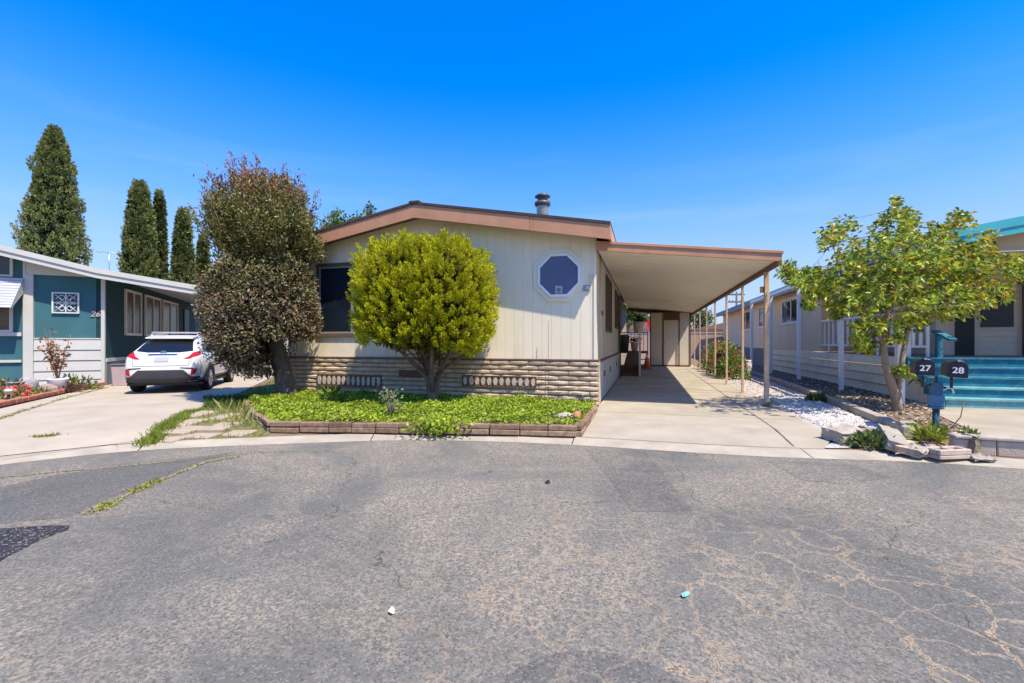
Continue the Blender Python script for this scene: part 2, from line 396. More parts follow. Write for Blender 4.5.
# rolled kerb and gutter, cast in lengths
mb = MB(); prof = [(0.0,-.097),(.05,-.094),(.20,-.072),(.28,-.060),(.345,-.058),(.345,-.25)]
P = [koff(d) for d, z in prof]
jn = 0
for i in range(len(_xs)-1):
    g = .0
    if -8 < _xs[i] < 9 and i % 14 == 0: g = .06
    for k in range(len(prof)-1):
        a, b, c, d = P[k][i], P[k][i+1], P[k+1][i+1], P[k+1][i]
        if g: a = a+(b-a)*g; d = d+(c-d)*g
        mb.add([(*a, prof[k][1]), (*b, prof[k][1]), (*c, prof[k+1][1]), (*d, prof[k+1][1])], [(0,1,2,3)], True)
structure(mb.build('kerb', kerb_con))
# the lots behind the kerb
pl = [tuple(p) for p in koff(.33)] + [(60,60),(-60,60)]
structure(sheet('yard', pl, -.012, dirt, 1.0))

TH = math.radians(16.4); CT, ST = math.cos(TH), math.sin(TH)
A = (1.74, 9.10)
def Wp(u, v): return (A[0]+CT*u+ST*v, A[1]-ST*u+CT*v)
def kback(x0, x1, n=12):
    return [(x, float(np.interp(x, KB[:,0], KB[:,1]))+.012) for x in np.linspace(x0, x1, n)]
# main driveway under the carport
xa = G(580, 443, -.06)[0]; xb = G(822, 449, -.06)[0]
pl = kback(xa, xb) + [Wp(3.36,-2.0), Wp(3.36,17.5), Wp(-.05,17.5), Wp(.0,.0)]
structure(sheet('driveway', pl, .012, concrete, .6, skirt=.05))
joint = mat('joint filler', (.12,.10,.08), .95)
mbj = MB()
def strip(mb, pts, w, dz):
    for (p, q) in zip(pts[:-1], pts[1:]):
        d = Vector((q[0]-p[0], q[1]-p[1])).normalized(); n = Vector((-d.y, d.x))*w/2
        z = [zlot(*p)+dz, zlot(*q)+dz]
        mb.add([(p[0]-n.x,p[1]-n.y,z[0]),(q[0]-n.x,q[1]-n.y,z[1]),(q[0]+n.x,q[1]+n.y,z[1]),(p[0]+n.x,p[1]+n.y,z[0])], [(0,1,2,3)])
strip(mbj, [Wp(2.72, v) for v in np.arange(-2.6, 15, .8)], .018, .0165)
for v in (-.75, 3.2, 7.0, 10.8): strip(mbj, [Wp(u, v) for u in np.arange(.05, 3.3, .53)], .012, .0165)
structure(mbj.build('driveway_joint', joint))
# neighbour's driveway on the left
pl = kback(-16, G(146,443,-.06)[0], 26) + [G(172,427,-.02), G(195,411), G(212,402), G(240,393), G(275,376), (-12,24), (-17.5,24), (-12.15,13.5), G(103,386), G(75,391.5), G(50,397), G(25,402.5), G(0,408), (-11.5,6.4),(-16,4)]
structure(sheet('left_driveway', pl, .010, concrete_left, .7))
mbj = MB()
ck = [G(x, y) for x, y in ((-25,428),(0,420),(22,412),(45,405),(70,397.5),(95,391),(108,388))]
strip(mbj, ck, .022, .0145)
strip(mbj, [G(x,y,-.05) for x, y in ((-20,461),(40,453),(95,446.5),(146,440))], .012, .0145)
structure(mbj.build('left_driveway_joint', joint))
# repairs in the asphalt
def patch(name, pts, m, dz, seed=0):
    r = random.Random(seed); out = []
    for i in range(len(pts)):
        p, q = pts[i], pts[(i+1) % len(pts)]
        for t in (0, .25, .5, .75): out.append((p[0]+(q[0]-p[0])*t+r.uniform(-.006,.006), p[1]+(q[1]-p[1])*t+r.uniform(-.006,.006)))
    return structure(sheet(name, out, dz, m, 3, flat(-.10)))
patch('asphalt_patch', [G(x,y,-.1) for x,y in ((-120,545),(-60,530),(0,529),(40,526),(70,525.5),(68,530),(40,540),(10,556),(-40,585),(-150,620))], asph_fresh, .0030, 1)
patch('asphalt_patch', [G(x,y,-.1) for x,y in ((585,449.5),(645,451),(668,480),(692,511),(632,512),(610,480))], asph_dark, .0022, 2)
patch('asphalt_patch', [G(x,y,-.1) for x,y in ((768,461),(850,464),(892,478),(840,484),(800,480))], asph_dark, .0022, 3)
ov = [(.33+.42*math.cos(t), 1.70+.36*math.sin(t)) for t in np.linspace(0, 2*PI, 22)[:-1]]
structure(sheet('asphalt_patch', ov, .0024, asph_mid, 3, flat(-.10)))
patch('asphalt_patch', [G(x,y,-.1) for x,y in ((2,487),(60,474),(150,464),(235,452),(200,462),(140,485),(95,505),(70,517),(0,524),(-80,540),(-120,510))], asph_mid, .0018, 5)
# the concrete pad before the right-hand steps, the gravel strip, the bed beside it
padpl = [G(905,400.5), G(932,413), G(958,425), G(985,437), (6.15,5.75), (8.5,4.95), (12.5,3.6), Wp(10.6,1.8), Wp(6.5,1.8), Wp(6.5,3.2)]
structure(sheet('path', padpl, .014, concrete, .6))
gravel_bed = mat('pale gravel bed', (.42,.38,.34), .95, .3, 25, .02, 70, col2=(.62,.60,.58))
pl = [G(822,447,-.04), G(850,447,-.04), G(902,433), Wp(4.33,-1.2), Wp(4.6,2), Wp(4.85,6.9), Wp(4.85,15.5), Wp(3.37,15.5), Wp(3.37,-2.1)]
structure(sheet('gravel_bed', pl, .006, gravel_bed, .6))

# ------------------------------------------------------------------ main home (local x along the front, y into the lot)
home = thing('manufactured_home', (A[0], A[1], 0), -TH, 'cream single storey home with salmon fascia, octagon window and block skirt', 'house')
UL = -7.75; UC = -3.93; ZP = 4.28; SL = .176
def roofz(u): return ZP - SL*abs(u-UC)
# front wall: vertical grooved boards whose tops follow the roof
mb = MB(); x = UL+.06; i = 0
while x < -.10:
    w = min(.203, -.08-x)
    a, b = x+.004, x+w-.004
    pts = [(a,.86),(b,.86),(b,roofz(b)-.16)] + ([(UC, roofz(UC)-.16)] if a < UC < b else []) + [(a,roofz(a)-.16)]
    mb.prism(pts, 'y', .12, .15); x += w
mb.prism([(UL+.06,.86),(-.09,.86),(-.09,roofz(-.09)-.17),(UC,ZP-.17),(UL+.06,roofz(UL+.06)-.17)], 'y', .126, .22)
mb.build('front_wall', cream, home)
MB().box(-.115,-.066, .10,.15, .935, roofz(-.09)-.2).build('corner_trim', cream, home)
mbt = MB(); mbt.prism([(-7.4,3.10),(-.12,3.345),(-.12,3.365),(-7.4,3.12)], 'y', .108, .119)
# right side wall under the carport
mb = MB(); y = .15
while y < 9.3:
    mb.box(-.115,-.08, y+.003, min(y+1.215,9.3)-.003, .86, 3.38); y += 1.22
mb.box(-.2,-.112, .22, 9.29, .86, 3.37); mb.box(-1.4,-.2,9.2,9.28,.5,3.4); mb.box(-1.45,-1.4,9.2,17.9,.5,3.4); mb.box(UL+.06, -.2, 17.85, 17.95, .5, 3.4); mb.box(UL+.06, UL+.14, .22, 17.9, .5, 3.4)
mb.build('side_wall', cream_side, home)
mb = MB(); mb.box(-.13,-.045, .13, 9.3, .0, .85); sk = mb.build('side_skirt', mat('skirt paint', (.60,.57,.50), .6, .06, 1.5, stain=(.42,.36,.28), sscale=2, samt=.4), home)
for y in (1.6, 3.4, 6.2): MB().box(-.05,-.032, y, y+.28, .48, .62).build('skirt_vent', brown, sk)
MB().box(-.075,-.038, .16, 9.3, .852, .90).build('side_trim', brown, home)
# block skirt, laid block by block
mb = MB(); rr = random.Random(3); h = .1005
for c in range(9):
    z0 = c*h; x = UL + (0 if c % 2 == 0 else -.21)
    while x < -.004:
        a = max(x, UL)+.006; b = min(x+.42, .0)-.006
        if b-a > .05:
            d = rr.uniform(-.012,.008)
            vs = []
            n = 4
            # slumped face: bulges and sags
            for k in range(n+1):
                t = a+(b-a)*k/n; e = .012 if k in (0,n) else 0
                s1, s2 = rr.uniform(-.004,.004), rr.uniform(-.004,.004)
                vs += [(t,.115,z0+.004),(t,-.01+d+e+.012,z0+.006+s1*.6),(t,-.028+d+e+rr.uniform(-.005,.005),z0+.03+s1),(t,-.03+d+e+rr.uniform(-.005,.005),z0+.068+s2),(t,-.008+d+e+.01,z0+h-.008+s2*.5),(t,.115,z0+h-.008)]
            fs = []
            for k in range(n):
                for q in range(6):
                    o = k*6; fs.append((o+q, o+(q+1) % 6, o+6+(q+1) % 6, o+6+q))
            fs += [tuple(range(6)), tuple(reversed(range(n*6, n*6+6)))]
            mb.add(vs, fs)
        x += .42
# return along the carport side
for c in range(9):
    mb.box(-.045, .004+rr.uniform(-.006,.006), -.012, .13, c*h+.006, c*h+h-.006)
skirt = mb.build('block_skirt', block_m, home)
mb = MB(); mb.box(UL+.01,-.012, .0,.118, .0,.903); mb.build('mortar_backing', mortar, skirt)
MB().box(UL-.02,.012,-.035,.145,.908,.936).build('skirt_cap', mat('brown flashing', (.17,.105,.07), .6, .15, 5), home)
# decorative vents in the block skirt
def block_vent(px0, px1, py0, py1):
    def uu(px):
        r = (px-512)/F
        return (r*A[1]-A[0])/(CT+r*ST)
    u0, u1 = uu(px0), uu(px1); Y = A[1]-ST*(u0+u1)/2
    z0, z1 = H-(py1-341.5)/F*Y, H-(py0-341.5)/F*Y
    m_ = MB(); t = .022
    m_.box(u0,u1,-.055,-.02,z0,z0+t); m_.box(u0,u1,-.055,-.02,z1-t,z1); m_.box(u0,u0+t,-.055,-.02,z0+t,z1-t); m_.box(u1-t,u1,-.055,-.02,z0+t,z1-t)
    m_.box(u0+t,u1-t,-.040,-.034,z0+t,z1-t)
    fr = m_.build('skirt_vent', brown, home)
    s = MB(); n = max(3, int((u1-u0)/.135)); zc = (z0+z1)/2; hh = (z1-z0)/2-.035
    for k in range(n):
        c = u0+(u1-u0)*(k+.5)/n
        s.prism([(c-.018,zc-hh),(c+.03,zc-hh+.02),(c+.045,zc+.01),(c+.018,zc+hh),(c-.03,zc+hh-.02),(c-.045,zc-.01)], 'y', -.062, -.041)
    s.build('vent_block', mat('pale vent block', (.50,.42,.34), .85, .15, 8), fr)
block_vent(318.5, 382.5, 374.5, 386.5); block_vent(463, 537, 375.5, 387)
def louver(px0, px1, py0, py1):
    def uu(px):
        r = (px-512)/F
        return (r*A[1]-A[0])/(CT+r*ST)
    u0, u1 = uu(px0), uu(px1); Y = A[1]-ST*(u0+u1)/2
    z0, z1 = H-(py1-341.5)/F*Y, H-(py0-341.5)/F*Y
    m_ = MB(); m_.box(u0,u1,-.05,-.036,z0,z1)
    n = 9
    for k in range(n): c = u0+(u1-u0)*(k+.5)/n; m_.box(c-.012,c+.012,-.062,-.05,z0+.012,z1-.012)
    return m_.build('skirt_vent', brown, home)
louver(400, 425, 370, 377)
# octagon window
uc, zc = -.83, 2.67
def octo(r): return [(uc+r*math.cos(PI/8+k*PI/4)/math.cos(PI/8), zc+r*math.sin(PI/8+k*PI/4)/math.cos(PI/8)) for k in range(8)]
def ring(mb, o, i_, y0, y1):
    n = len(o)
    for k in range(n):
        q = (k+1) % n
        mb.add([(o[k][0],y0,o[k][1]),(o[q][0],y0,o[q][1]),(i_[q][0],y0,i_[q][1]),(i_[k][0],y0,i_[k][1]),(o[k][0],y1,o[k][1]),(o[q][0],y1,o[q][1]),(i_[q][0],y1,i_[q][1]),(i_[k][0],y1,i_[k][1])],
               [(0,1,2,3),(7,6,5,4),(0,4,5,1),(3,2,6,7)])
mb = MB(); ring(mb, octo(.45), octo(.395), .060, .1195); w = mb.build('octagon_window', white, home, .006)
mb = MB(); ring(mb, octo(.54), octo(.45), .092, .1195); mb.build('window_frame', cream, w)
mb = MB(); mb.prism(octo(.397), 'y', .088, .110); mb.build('pane', glass_blue, w)
mb = MB(); mb.box(uc-.075,uc+.075,.080,.0875,zc-.39,zc-.22); st = mb.build('window_sticker', mat('faded sticker', (.42,.42,.44), .6, .1, 20), w)
mb = MB(); mb.prism([(uc+.045*math.cos(t), zc-.30+.045*math.sin(t)) for t in np.linspace(0,2*PI,13)[:-1]], 'y', .076, .0795); mb.box(uc-.06,uc+.06,.076,.0795,zc-.378,zc-.36)
mb.build('sticker_emblem', mat('sticker print', (.17,.18,.24), .6, .1, 20), st)
mb = MB(); mb.box(-.33,-.19,.09,.1195,2.33,2.45); pq = mb.build('house_plate', mat('slate plate', (.26,.27,.33), .5, .1, 9), home)
mb = MB(); mb.box(-.28,-.20,.086,.0895,2.37,2.43); mb.build('plate_face', mat('plate face', (.55,.55,.60), .5, .1, 30), pq)
mb = MB(); mb.box(-.185,-.135,.06,.119,2.50,2.66); mb.build('wall_bracket', cream_side, home)
mb = MB(); mb.tube([(-1.02,-.08,.0),(-1.02,-.06,.9),(-1.02,-.05,1.72)], .006, 6); mb.build('conduit', mat('painted conduit', (.20,.16,.12), .6, .1, 5), home)
# left sliding window
mb = MB(); u0, u1, z0, z1 = -6.74, -4.55, 1.50, 3.10; t = .07
mb.box(u0-t,u1+t,.075,.1195,z0-t-.02,z0); mb.box(u0-t,u1+t,.075,.1195,z1,z1+t+.02); mb.box(u0-t,u0,.075,.1195,z0,z1); mb.box(u1,u1+t,.075,.1195,z0,z1)
w = mb.build('front_window', mat('brown window trim', (.15,.10,.07), .6, .15, 5), home, .004)
mb = MB(); t = .035
um = -5.80
for a, b in ((u0,um),(um,u1)):
    mb.box(a,b,.082,.112,z0,z0+t); mb.box(a,b,.082,.112,z1-t,z1); mb.box(a,a+t,.082,.112,z0+t,z1-t); mb.box(b-t,b,.082,.112,z0+t,z1-t)
mb.build('window_frame', mat('aluminium frame', (.40,.39,.36), .4, .1, 5, metal=.3), w)
mb = MB(); mb.box(u0+t,u1-t,.100,.108,z0+t,z1-t); mb.build('pane', glass, w)
# side windows, door, electrical box along the carport
for (y0, y1, z0, z1) in ((2.45,4.3,1.55,3.0),(6.0,7.6,1.75,3.0)):
    mb = MB(); t = .06
    mb.box(-.08,-.045,y0,y1,z0,z0+t); mb.box(-.08,-.045,y0,y1,z1-t,z1); mb.box(-.08,-.045,y0,y0+t,z0+t,z1-t); mb.box(-.08,-.045,y1-t,y1,z0+t,z1-t)
    w = mb.build('side_window', mat('dark screen frame', (.11,.085,.065), .6, .2, 5), home)
    mb = MB(); mb.box(-.078,-.065,y0+t,y1-t,z0+t,z1-t); mb.build('pane', mat('window screen', (.07,.06,.05), .7, .2, 4), w)
mb = MB(); mb.box(-.079,-.05,8.2,9.1,.95,3.0); d = mb.build('side_door', mat('dark door', (.09,.07,.06), .6, .2, 3), home)
mb = MB(); mb.lathe([(0,-.05),(.03,-.04),(.03,0),(.012,.01),(.012,.03)][::-1], 8.3, 1.9, 10, 'x'); mb.build('handle', metal, d)
mb = MB(); mb.box(-.079,-.04,1.25,1.42,1.9,2.0); mb.build('outlet_box', brown, home)
mb = MB(); mb.tube([(-.06,1.0,.95),(-.06,1.0,3.2)], .018, 6); mb.build('downspout', cream_side, home)
# roof: two slopes, fascia, chimney
mb = MB(); e0, e1 = UL-.32, .25; yf, yb = -.33, 18.3; th = .055
for a, b in ((e0,UC),(UC,e1)):
    mb.add([(a,yf-.02,roofz(a)),(b,yf-.02,roofz(b)),(b,yb,roofz(b)),(a,yb,roofz(a)),(a,yf-.02,roofz(a)+th),(b,yf-.02,roofz(b)+th),(b,yb,roofz(b)+th),(a,yb,roofz(a)+th)],
           [(0,1,2,3),(7,6,5,4),(0,4,5,1),(1,5,6,2),(2,6,7,3),(3,7,4,0)])
mb.box(UC-.12,UC+.12,yf-.03,yb,ZP+.035,ZP+.075)
roof = mb.build('roof', shingle, home)
mb = MB()
for a, b in ((e0,UC-.001),(UC+.001,-1.35),(-1.345,e1)):
    mb.prism([(a,roofz(a)-.285),(b,roofz(b)-.285),(b,roofz(b)-.004),(a,roofz(a)-.004)], 'y', yf, yf+.045)
mb.box(e1-.045,e1+.0,yf+.046,yb,roofz(e1)-.26,roofz(e1)-.012); mb.box(e0,e0+.045,yf+.046,yb,roofz(e0)-.26,roofz(e0)-.012)
mb.build('fascia', fascia_m, home, .004)
mb = MB()
for a, b in ((e0+.05,UC),(UC,e1-.05)):
    mb.add([(a,yf+.05,roofz(a)-.155),(b,yf+.05,roofz(b)-.155),(b,.125,roofz(b)-.155),(a,.125,roofz(a)-.155)], [(0,1,2,3)])
    mb.add([(a,yf+.05,roofz(a)-.150),(b,yf+.05,roofz(b)-.150),(b,.125,roofz(b)-.150),(a,.125,roofz(a)-.150)], [(3,2,1,0)])
mb.build('soffit', brown, home)
cx, cy = -1.60, 2.0; zb = roofz(cx)
mb = MB(); mb.lathe([(.15,zb-.1),(.15,4.72),(.155,4.74)], cx, cy, 20); ch = mb.build('chimney_pipe', mat('grey flue pipe', (.36,.37,.38), .45, .15, 5, metal=.4, stain=(.22,.2,.18), sscale=6, samt=.4), roof)
mb = MB(); mb.lathe([(.155,4.70),(.20,4.73),(.20,4.80),(.15,4.83),(.12,4.84),(.12,4.91),(.19,4.93),(.20,4.95),(.12,5.01),(0,5.03)], cx, cy, 20); mb.build('chimney_cap', mat('sooty cap', (.10,.10,.10), .5, .2, 9, metal=.4), roof)
mb = MB(); mb.lathe([(.30,zb+.02),(.18,zb+.22),(.15,zb+.24)], cx, cy, 18); mb.build('chimney_flashing', metal, roof)

# ------------------------------------------------------------------ carport
cp = thing('carport', (A[0], A[1], 0), -TH, 'long white panelled carport roof on slim tan posts, attached to the cream home', 'carport')
cz = lambda u: 3.31 - (3.31-2.93)*(u-.0)/3.24   # top
mb = MB(); y = .03; yb = 16.4
while y < yb:
    y2 = min(y+.405, yb)
    mb.prism([(-.03,cz(-.03)-.17),(3.20,cz(3.2)-.17),(3.20,cz(3.2)-.115),(-.03,cz(-.03)-.115)], 'y', y+.016, y2-.016); y = y2
mb.prism([(-.04,cz(-.04)-.11),(3.20,cz(3.2)-.11),(3.20,cz(3.2)-.03),(-.04,cz(-.04)-.03)], 'y', .03, yb)
mb.build('roof_panel', offwhite, cp)
mb = MB()
mb.prism([(-.06,cz(0)-.19),(3.245,cz(3.245)-.19),(3.245,cz(3.245)-.05),(-.06,cz(0)-.05)], 'y', -.02, .026)
mb.prism([(-.06,cz(0)-.052),(3.265,cz(3.265)-.052),(3.265,cz(3.265)),(-.06,cz(0))], 'y', -.04, .05)
mb.build('front_fascia', fascia_m, cp, .004)
mb = MB(); mb.box(3.205,3.262,.052,yb,cz(3.24)-.185,cz(3.24)-.004); mb.build('gutter', mat('gutter brown', (.30,.17,.11), .5, .15, 4), cp)
mb = MB(); mb.box(3.16,3.255,.055,yb,cz(3.2)-.245,cz(3.2)-.171); mb.build('edge_beam', brown, cp)
mb = MB(); mb.prism([(-.03,cz(0)-.36),(3.2,cz(3.2)-.36),(3.2,cz(3.2)-.17),(-.03,cz(0)-.17)], 'y', yb-.12, yb); mb.build('rear_beam', brown, cp)
zt = cz(3.15)-.245
for k in range(7):
    y = .96+2.35*k; r = .042 if k == 0 else .028
    mb = MB(); mb.box(3.215-r,3.215+r,y-r,y+r,.012,zt); p = mb.build('post', tan_post, cp, .008)
    mb = MB(); mb.box(3.215-r-.03,3.215+r+.03,y-r-.03,y+r+.03,.012,.03); mb.build('post_foot', tan_post, p)
    if k == 0:
        mb = MB(); mb.box(3.10,3.168,y-.02,y+.02,2.28,2.40); mb.build('bracket', mat('rusty bracket', (.18,.11,.08), .8, .3, 20), p)

# ------------------------------------------------------------------ shed, ramp and what stands under the carport
sh = thing('storage_shed', (*Wp(1.12, 15.55), 0), -TH, 'cream storage shed with brown battens at the back of the carport', 'shed')
mb = MB(); mb.box(0,1.95,.02,1.9,.03,2.82); mb.build('shed_wall', cream_side, sh)
mb = MB()
for x in (-.03,.60,1.38,1.91): mb.box(x,x+.06,-.012,.0195,.03,2.82)
mb.box(.66,1.38,-.012,.0195,2.40,2.45); mb.box(.03,1.91,-.012,.0195,.03,.09); mb.box(.03,1.91,-.012,.0195,2.78,2.82); mb.build('batten', brown, sh)
mb = MB(); mb.box(.67,1.37,-.004,.018,.10,2.39); d = mb.build('shed_door', mat('shed door cream', (.66,.60,.49), .6, .05, 2), sh)
mb = MB(); mb.box(.70,.73,-.03,-.004,1.2,1.35); mb.build('handle', metal, d)
mb = MB(); mb.box(.68,1.37,-.002,.018,2.46,2.77); mb.prism([(.72,2.50),(1.30,2.54),(1.33,2.60),(.72,2.72)], 'y', -.03, -.003); mb.build('gable_vent', brown, sh)
rp = thing('wooden_ramp', (*Wp(.0, 7.6), 0), -TH, 'brown wooden ramp rising along the side wall of the cream home', 'ramp')
mb = MB(); mb.prism([(0,.014),(6.4,.80),(6.4,.72),(.4,.014)], 'x', .02, .66); mb.box(-1.1,1.0,6.4,8.6,.72,.80); mb.box(.96,1.0,6.4,8.6,.03,.72); mb.build('ramp_deck', wood_brown, rp)
mb = MB(); mb.bar((.06,-.1,.03),(1.7,-.1,.03),.10,.05); mb.build('edge_board', mat('worn edge board', (.42,.30,.17), .85, .2, 6), rp)
mb = MB(); mb.prism([(.3,.02),(.3,1.55),(2.6,1.75),(2.6,.05)], 'x', .665, .70); mb.build('guard_panel', wood_brown, rp)
mb = MB(); mb.box(.65,.72,.22,.29,.02,1.78); mb.build('guard_post', mat('chalky white post', (.62,.58,.52), .6, .1, 4), rp)
mb = MB()
for y in np.arange(6.5, 8.7, .28): mb.box(.96,.99,y,y+.03,.80,1.75)
mb.box(.95,1.0,6.4,8.6,1.75,1.80)
for x in np.arange(-1.0, .9, .16): mb.box(x,x+.025,8.56,8.59,.80,1.75)
mb.box(-1.1,.94,8.55,8.60,1.75,1.80)
mb.build('railing', black_m, rp)
pt = thing('potted_plant', (*Wp(.63, 8.35), 0), -TH, 'cream flower box with dark leaves standing on the ramp guard panel', 'potted plant')
mb = MB(); mb.lathe([(.10,1.62),(.15,1.65),(.19,2.0),(.205,2.02),(.18,2.03),(0,2.02)], 0, 0, 14); mb.build('pot', mat('cream pot', (.55,.48,.36), .7, .1, 4), pt)
Pn = RNG.normal(size=(260,3))*np.array([.09,.09,.08])+np.array([0,0,2.13])
raw_mesh('foliage', *leaves(Pn, rnd_dir(260)+np.array([0,0,.3]), .09, .04), island_mat('dark pot leaves', [(.03,.05,.02),(.06,.09,.03),(.10,.04,.03)], .5, .2), pt)
bn = thing('rubbish_bin', (*Wp(-.15, 14.4), .80), -TH, 'grey lidded rubbish bin at the top of the wooden ramp', 'bin')
mb = MB(); mb.lathe([(.20,0),(.25,.7),(.26,.72)], 0, 0, 18); mb.build('bin_body', grey_pl, bn)
mb = MB(); mb.lathe([(.28,.70),(.28,.75),(.20,.83),(0,.86)], 0, 0, 18); mb.build('lid', grey_pl, bn)
fp = thing('flower_pot', (*Wp(.36, 14.3), .80), -TH, 'white flower pot with dark red leaves on the ramp landing', 'potted plant')
mb = MB(); mb.lathe([(.12,0),(.2,.45),(.22,.47),(0,.44)], 0, 0, 16); mb.build('pot', rock_w, fp)
Pn = RNG.normal(size=(90,3))*np.array([.12,.12,.08])+np.array([0,0,.55])
raw_mesh('foliage', *leaves(Pn, rnd_dir(90)+np.array([0,0,.5]), .16, .06), island_mat('maroon leaves', [(.12,.02,.02),(.05,.05,.02)], .5, .2), fp)
cn_ = thing('traffic_cone', (*Wp(.95, 13.0), .014), -TH, 'orange traffic cone with a pale band standing beside the shed', 'traffic cone')
mb = MB(); mb.box(-.22,.22,-.22,.22,0,.04); mb.lathe([(.17,.04),(.12,.30),(.075,.52)], 0, 0, 16); mb.lathe([(.05,.66),(.035,.76),(0,.76)], 0, 0, 16); mb.build('cone_body', orange, cn_)
mb = MB(); mb.lathe([(.076,.52),(.05,.66)], 0, 0, 16); mb.build('reflective_band', white, cn_)

# things beyond the carport
cnp = thing('red_canopy', (*Wp(1.2, 24.0), 0), -TH, 'bright red fabric canopy on poles seen behind the ramp railing', 'canopy')
mb = MB(); mb.prism([(-.2,2.0),(1.5,2.0),(1.5,2.7),(.4,3.0),(-.2,2.8)], 'y', -.02, .02); mb.prism([(-.2,2.78),(.4,3.0),(1.5,2.7),(.4,2.95)], 'y', .02, 1.8); mb.build('cover', red_fab, cnp)
for x in (-.15, 1.45):
    for y in (.0, 1.75): MB().box(x-.03,x+.03,y-.03,y+.03,-.02,2.3 if y == 0 else 2.6).build('pole', metal, cnp)
fw = thing('boundary_wall', (*Wp(-30, 30), 0), -TH, 'pinkish plastered boundary wall far behind the carport', 'wall')
mb = MB(); mb.box(0,60,0,.2,-.05,1.95); mb.build('wall_face', mat('pink stucco', (.48,.34,.25), .9, .1, 1, .004, 40), fw)
mb = MB(); mb.box(-.02,60.02,-.03,.23,1.952,2.03); mb.build('coping', mat('coping', (.52,.44,.36), .9, .1, 3), fw)
def far_house(u, v, w, d, h, rise, wall, roofm, label):
    t = thing('distant_house', (*Wp(u, v), 0), -TH, label, 'house')
    mb = MB(); mb.box(0,w,0,d,-.1,h); mb.build('wall', wall, t)
    mb = MB(); mb.prism([(-.3,h),(w+.3,h),(w/2,h+rise)], 'y', -.3, d+.3); mb.build('roof', roofm, t)
    for x in np.arange(.8, w-1.2, 2.2):
        mb = MB(); mb.box(x,x+1.2,-.03,-.004,h-1.5,h-.5); f_ = mb.build('window', white, t)
        mb = MB(); mb.box(x+.08,x+1.12,-.045,-.031,h-1.42,h-.58); mb.build('pane', glass, f_)
    return t
far_house(6.2, 48, 9, 8, 2.7, 1.0, mat('pink house', (.52,.36,.30), .8, .06, 2), mat('brown tile', (.26,.15,.11), .85, .2, 6), 'low pink house with a brown roof behind the boundary wall')
far_house(-4.0, 52, 9, 8, 2.9, 1.0, mat('pale house', (.55,.50,.45), .8, .06, 2), mat('red tile', (.34,.16,.11), .85, .2, 6), 'pale house with a reddish roof seen past the ramp')
vn = thing('white_shed', (*Wp(9.2, 36), 0), -TH, 'small white shed with a blue tarpaulin end beside the far wall', 'shed')
mb = MB(); mb.prism([(0,0),(2.2,0),(2.2,2.9),(1.1,3.5),(0,2.9)], 'y', 0, 3); mb.build('shed_wall', white, vn)
mb = MB(); mb.box(1.15,2.5,-.06,-.004,1.9,3.0); mb.build('tarpaulin', mat('blue tarpaulin', (.05,.12,.32), .5, .15, 3), vn)
pole_m = mat('weathered pole', (.12,.09,.07), .9, .2, 8)
def upole(x, y, h, label):
    t = thing('utility_pole', (x, y, -.2), 0, label, 'utility pole', 'utility poles behind the homes')
    mb = MB(); mb.tube([(0,0,0),(0,0,h)], [.17,.11], 10); mb.build('pole', pole_m, t)
    for z in (h-.5, h-1.5): mb = MB(); mb.box(-1.1,1.1,-.09,.09,z,z+.18); mb.build('crossarm', pole_m, t)
    for x_ in (-.95,-.5,.5,.95):
        for z in (h-.32, h-1.32): mb = MB(); mb.lathe([(.05,z),(.06,z+.1),(.03,z+.18),(0,z+.18)], x_, 0, 8); mb.build('insulator', grey_pl, t)
    mb = MB(); mb.lathe([(.25,h-3.2),(.25,h-2.2),(.1,h-2.1),(0,h-2.1)], .34, 0, 10); mb.build('transformer', grey_pl, t)
upole((736.5-512)/F*62, 62, 8.3, 'dark utility pole with crossarms rising above the tan home')
upole((694-512)/F*95, 95, 9.6, 'second thinner utility pole, far off left behind the carport posts')

# ------------------------------------------------------------------ right-hand home
rh = thing('manufactured_home', (A[0], A[1], 0), -TH, 'tan long home with slate blue eave and cream lap skirt, right of the carport', 'house')
mb = MB(); y = 8.6
while y < 29: mb.box(6.6,6.64,y+.004,min(y+.40,29)-.004,.96,3.26); y += .40
mb.box(6.625,7.0,8.62,28.98,.96,3.25); mb.box(6.62,13.6,28.6,29,.1,3.3)
mb.box(6.6,8.04,8.55,8.598,.96,3.25)
mb.build('side_wall', house_tan, rh)
mb = MB()
zz = .96
while zz < 3.2: mb.box(8.0,13.6,5.0-.012,5.03,zz+.004,zz+.15); mb.box(8.0-.012,8.03,5.04,8.55,zz+.004,zz+.15); zz += .155
mb.box(8.012,13.6,5.01,5.2,.9,3.3); mb.box(8.012,8.2,5.2,8.6,.9,3.3); mb.build('porch_wall', mat('porch lap siding', (.58,.48,.36), .65, .08, 2), rh)
mb = MB()
zz = .0; lap = .24
for k in range(4):
    for (a, b) in ((3.26,15.9),):
        mb.add([(6.54,a,zz),(6.54,b,zz),(6.585,b,zz+lap-.02),(6.585,a,zz+lap-.02),(6.60,a,zz),(6.60,b,zz),(6.60,b,zz+lap-.02),(6.60,a,zz+lap-.02)], [(0,1,2,3),(0,4,5,1),(3,2,6,7),(0,3,7,4),(1,5,6,2)])
    zz += lap
mb.build('lap_skirt', skirt_cream, rh)
mb = MB(); mb.box(6.58,6.63,15.92,29,.0,.955); mb.build('rear_skirt', mat('grey skirt', (.20,.18,.17), .8, .15, 2), rh)
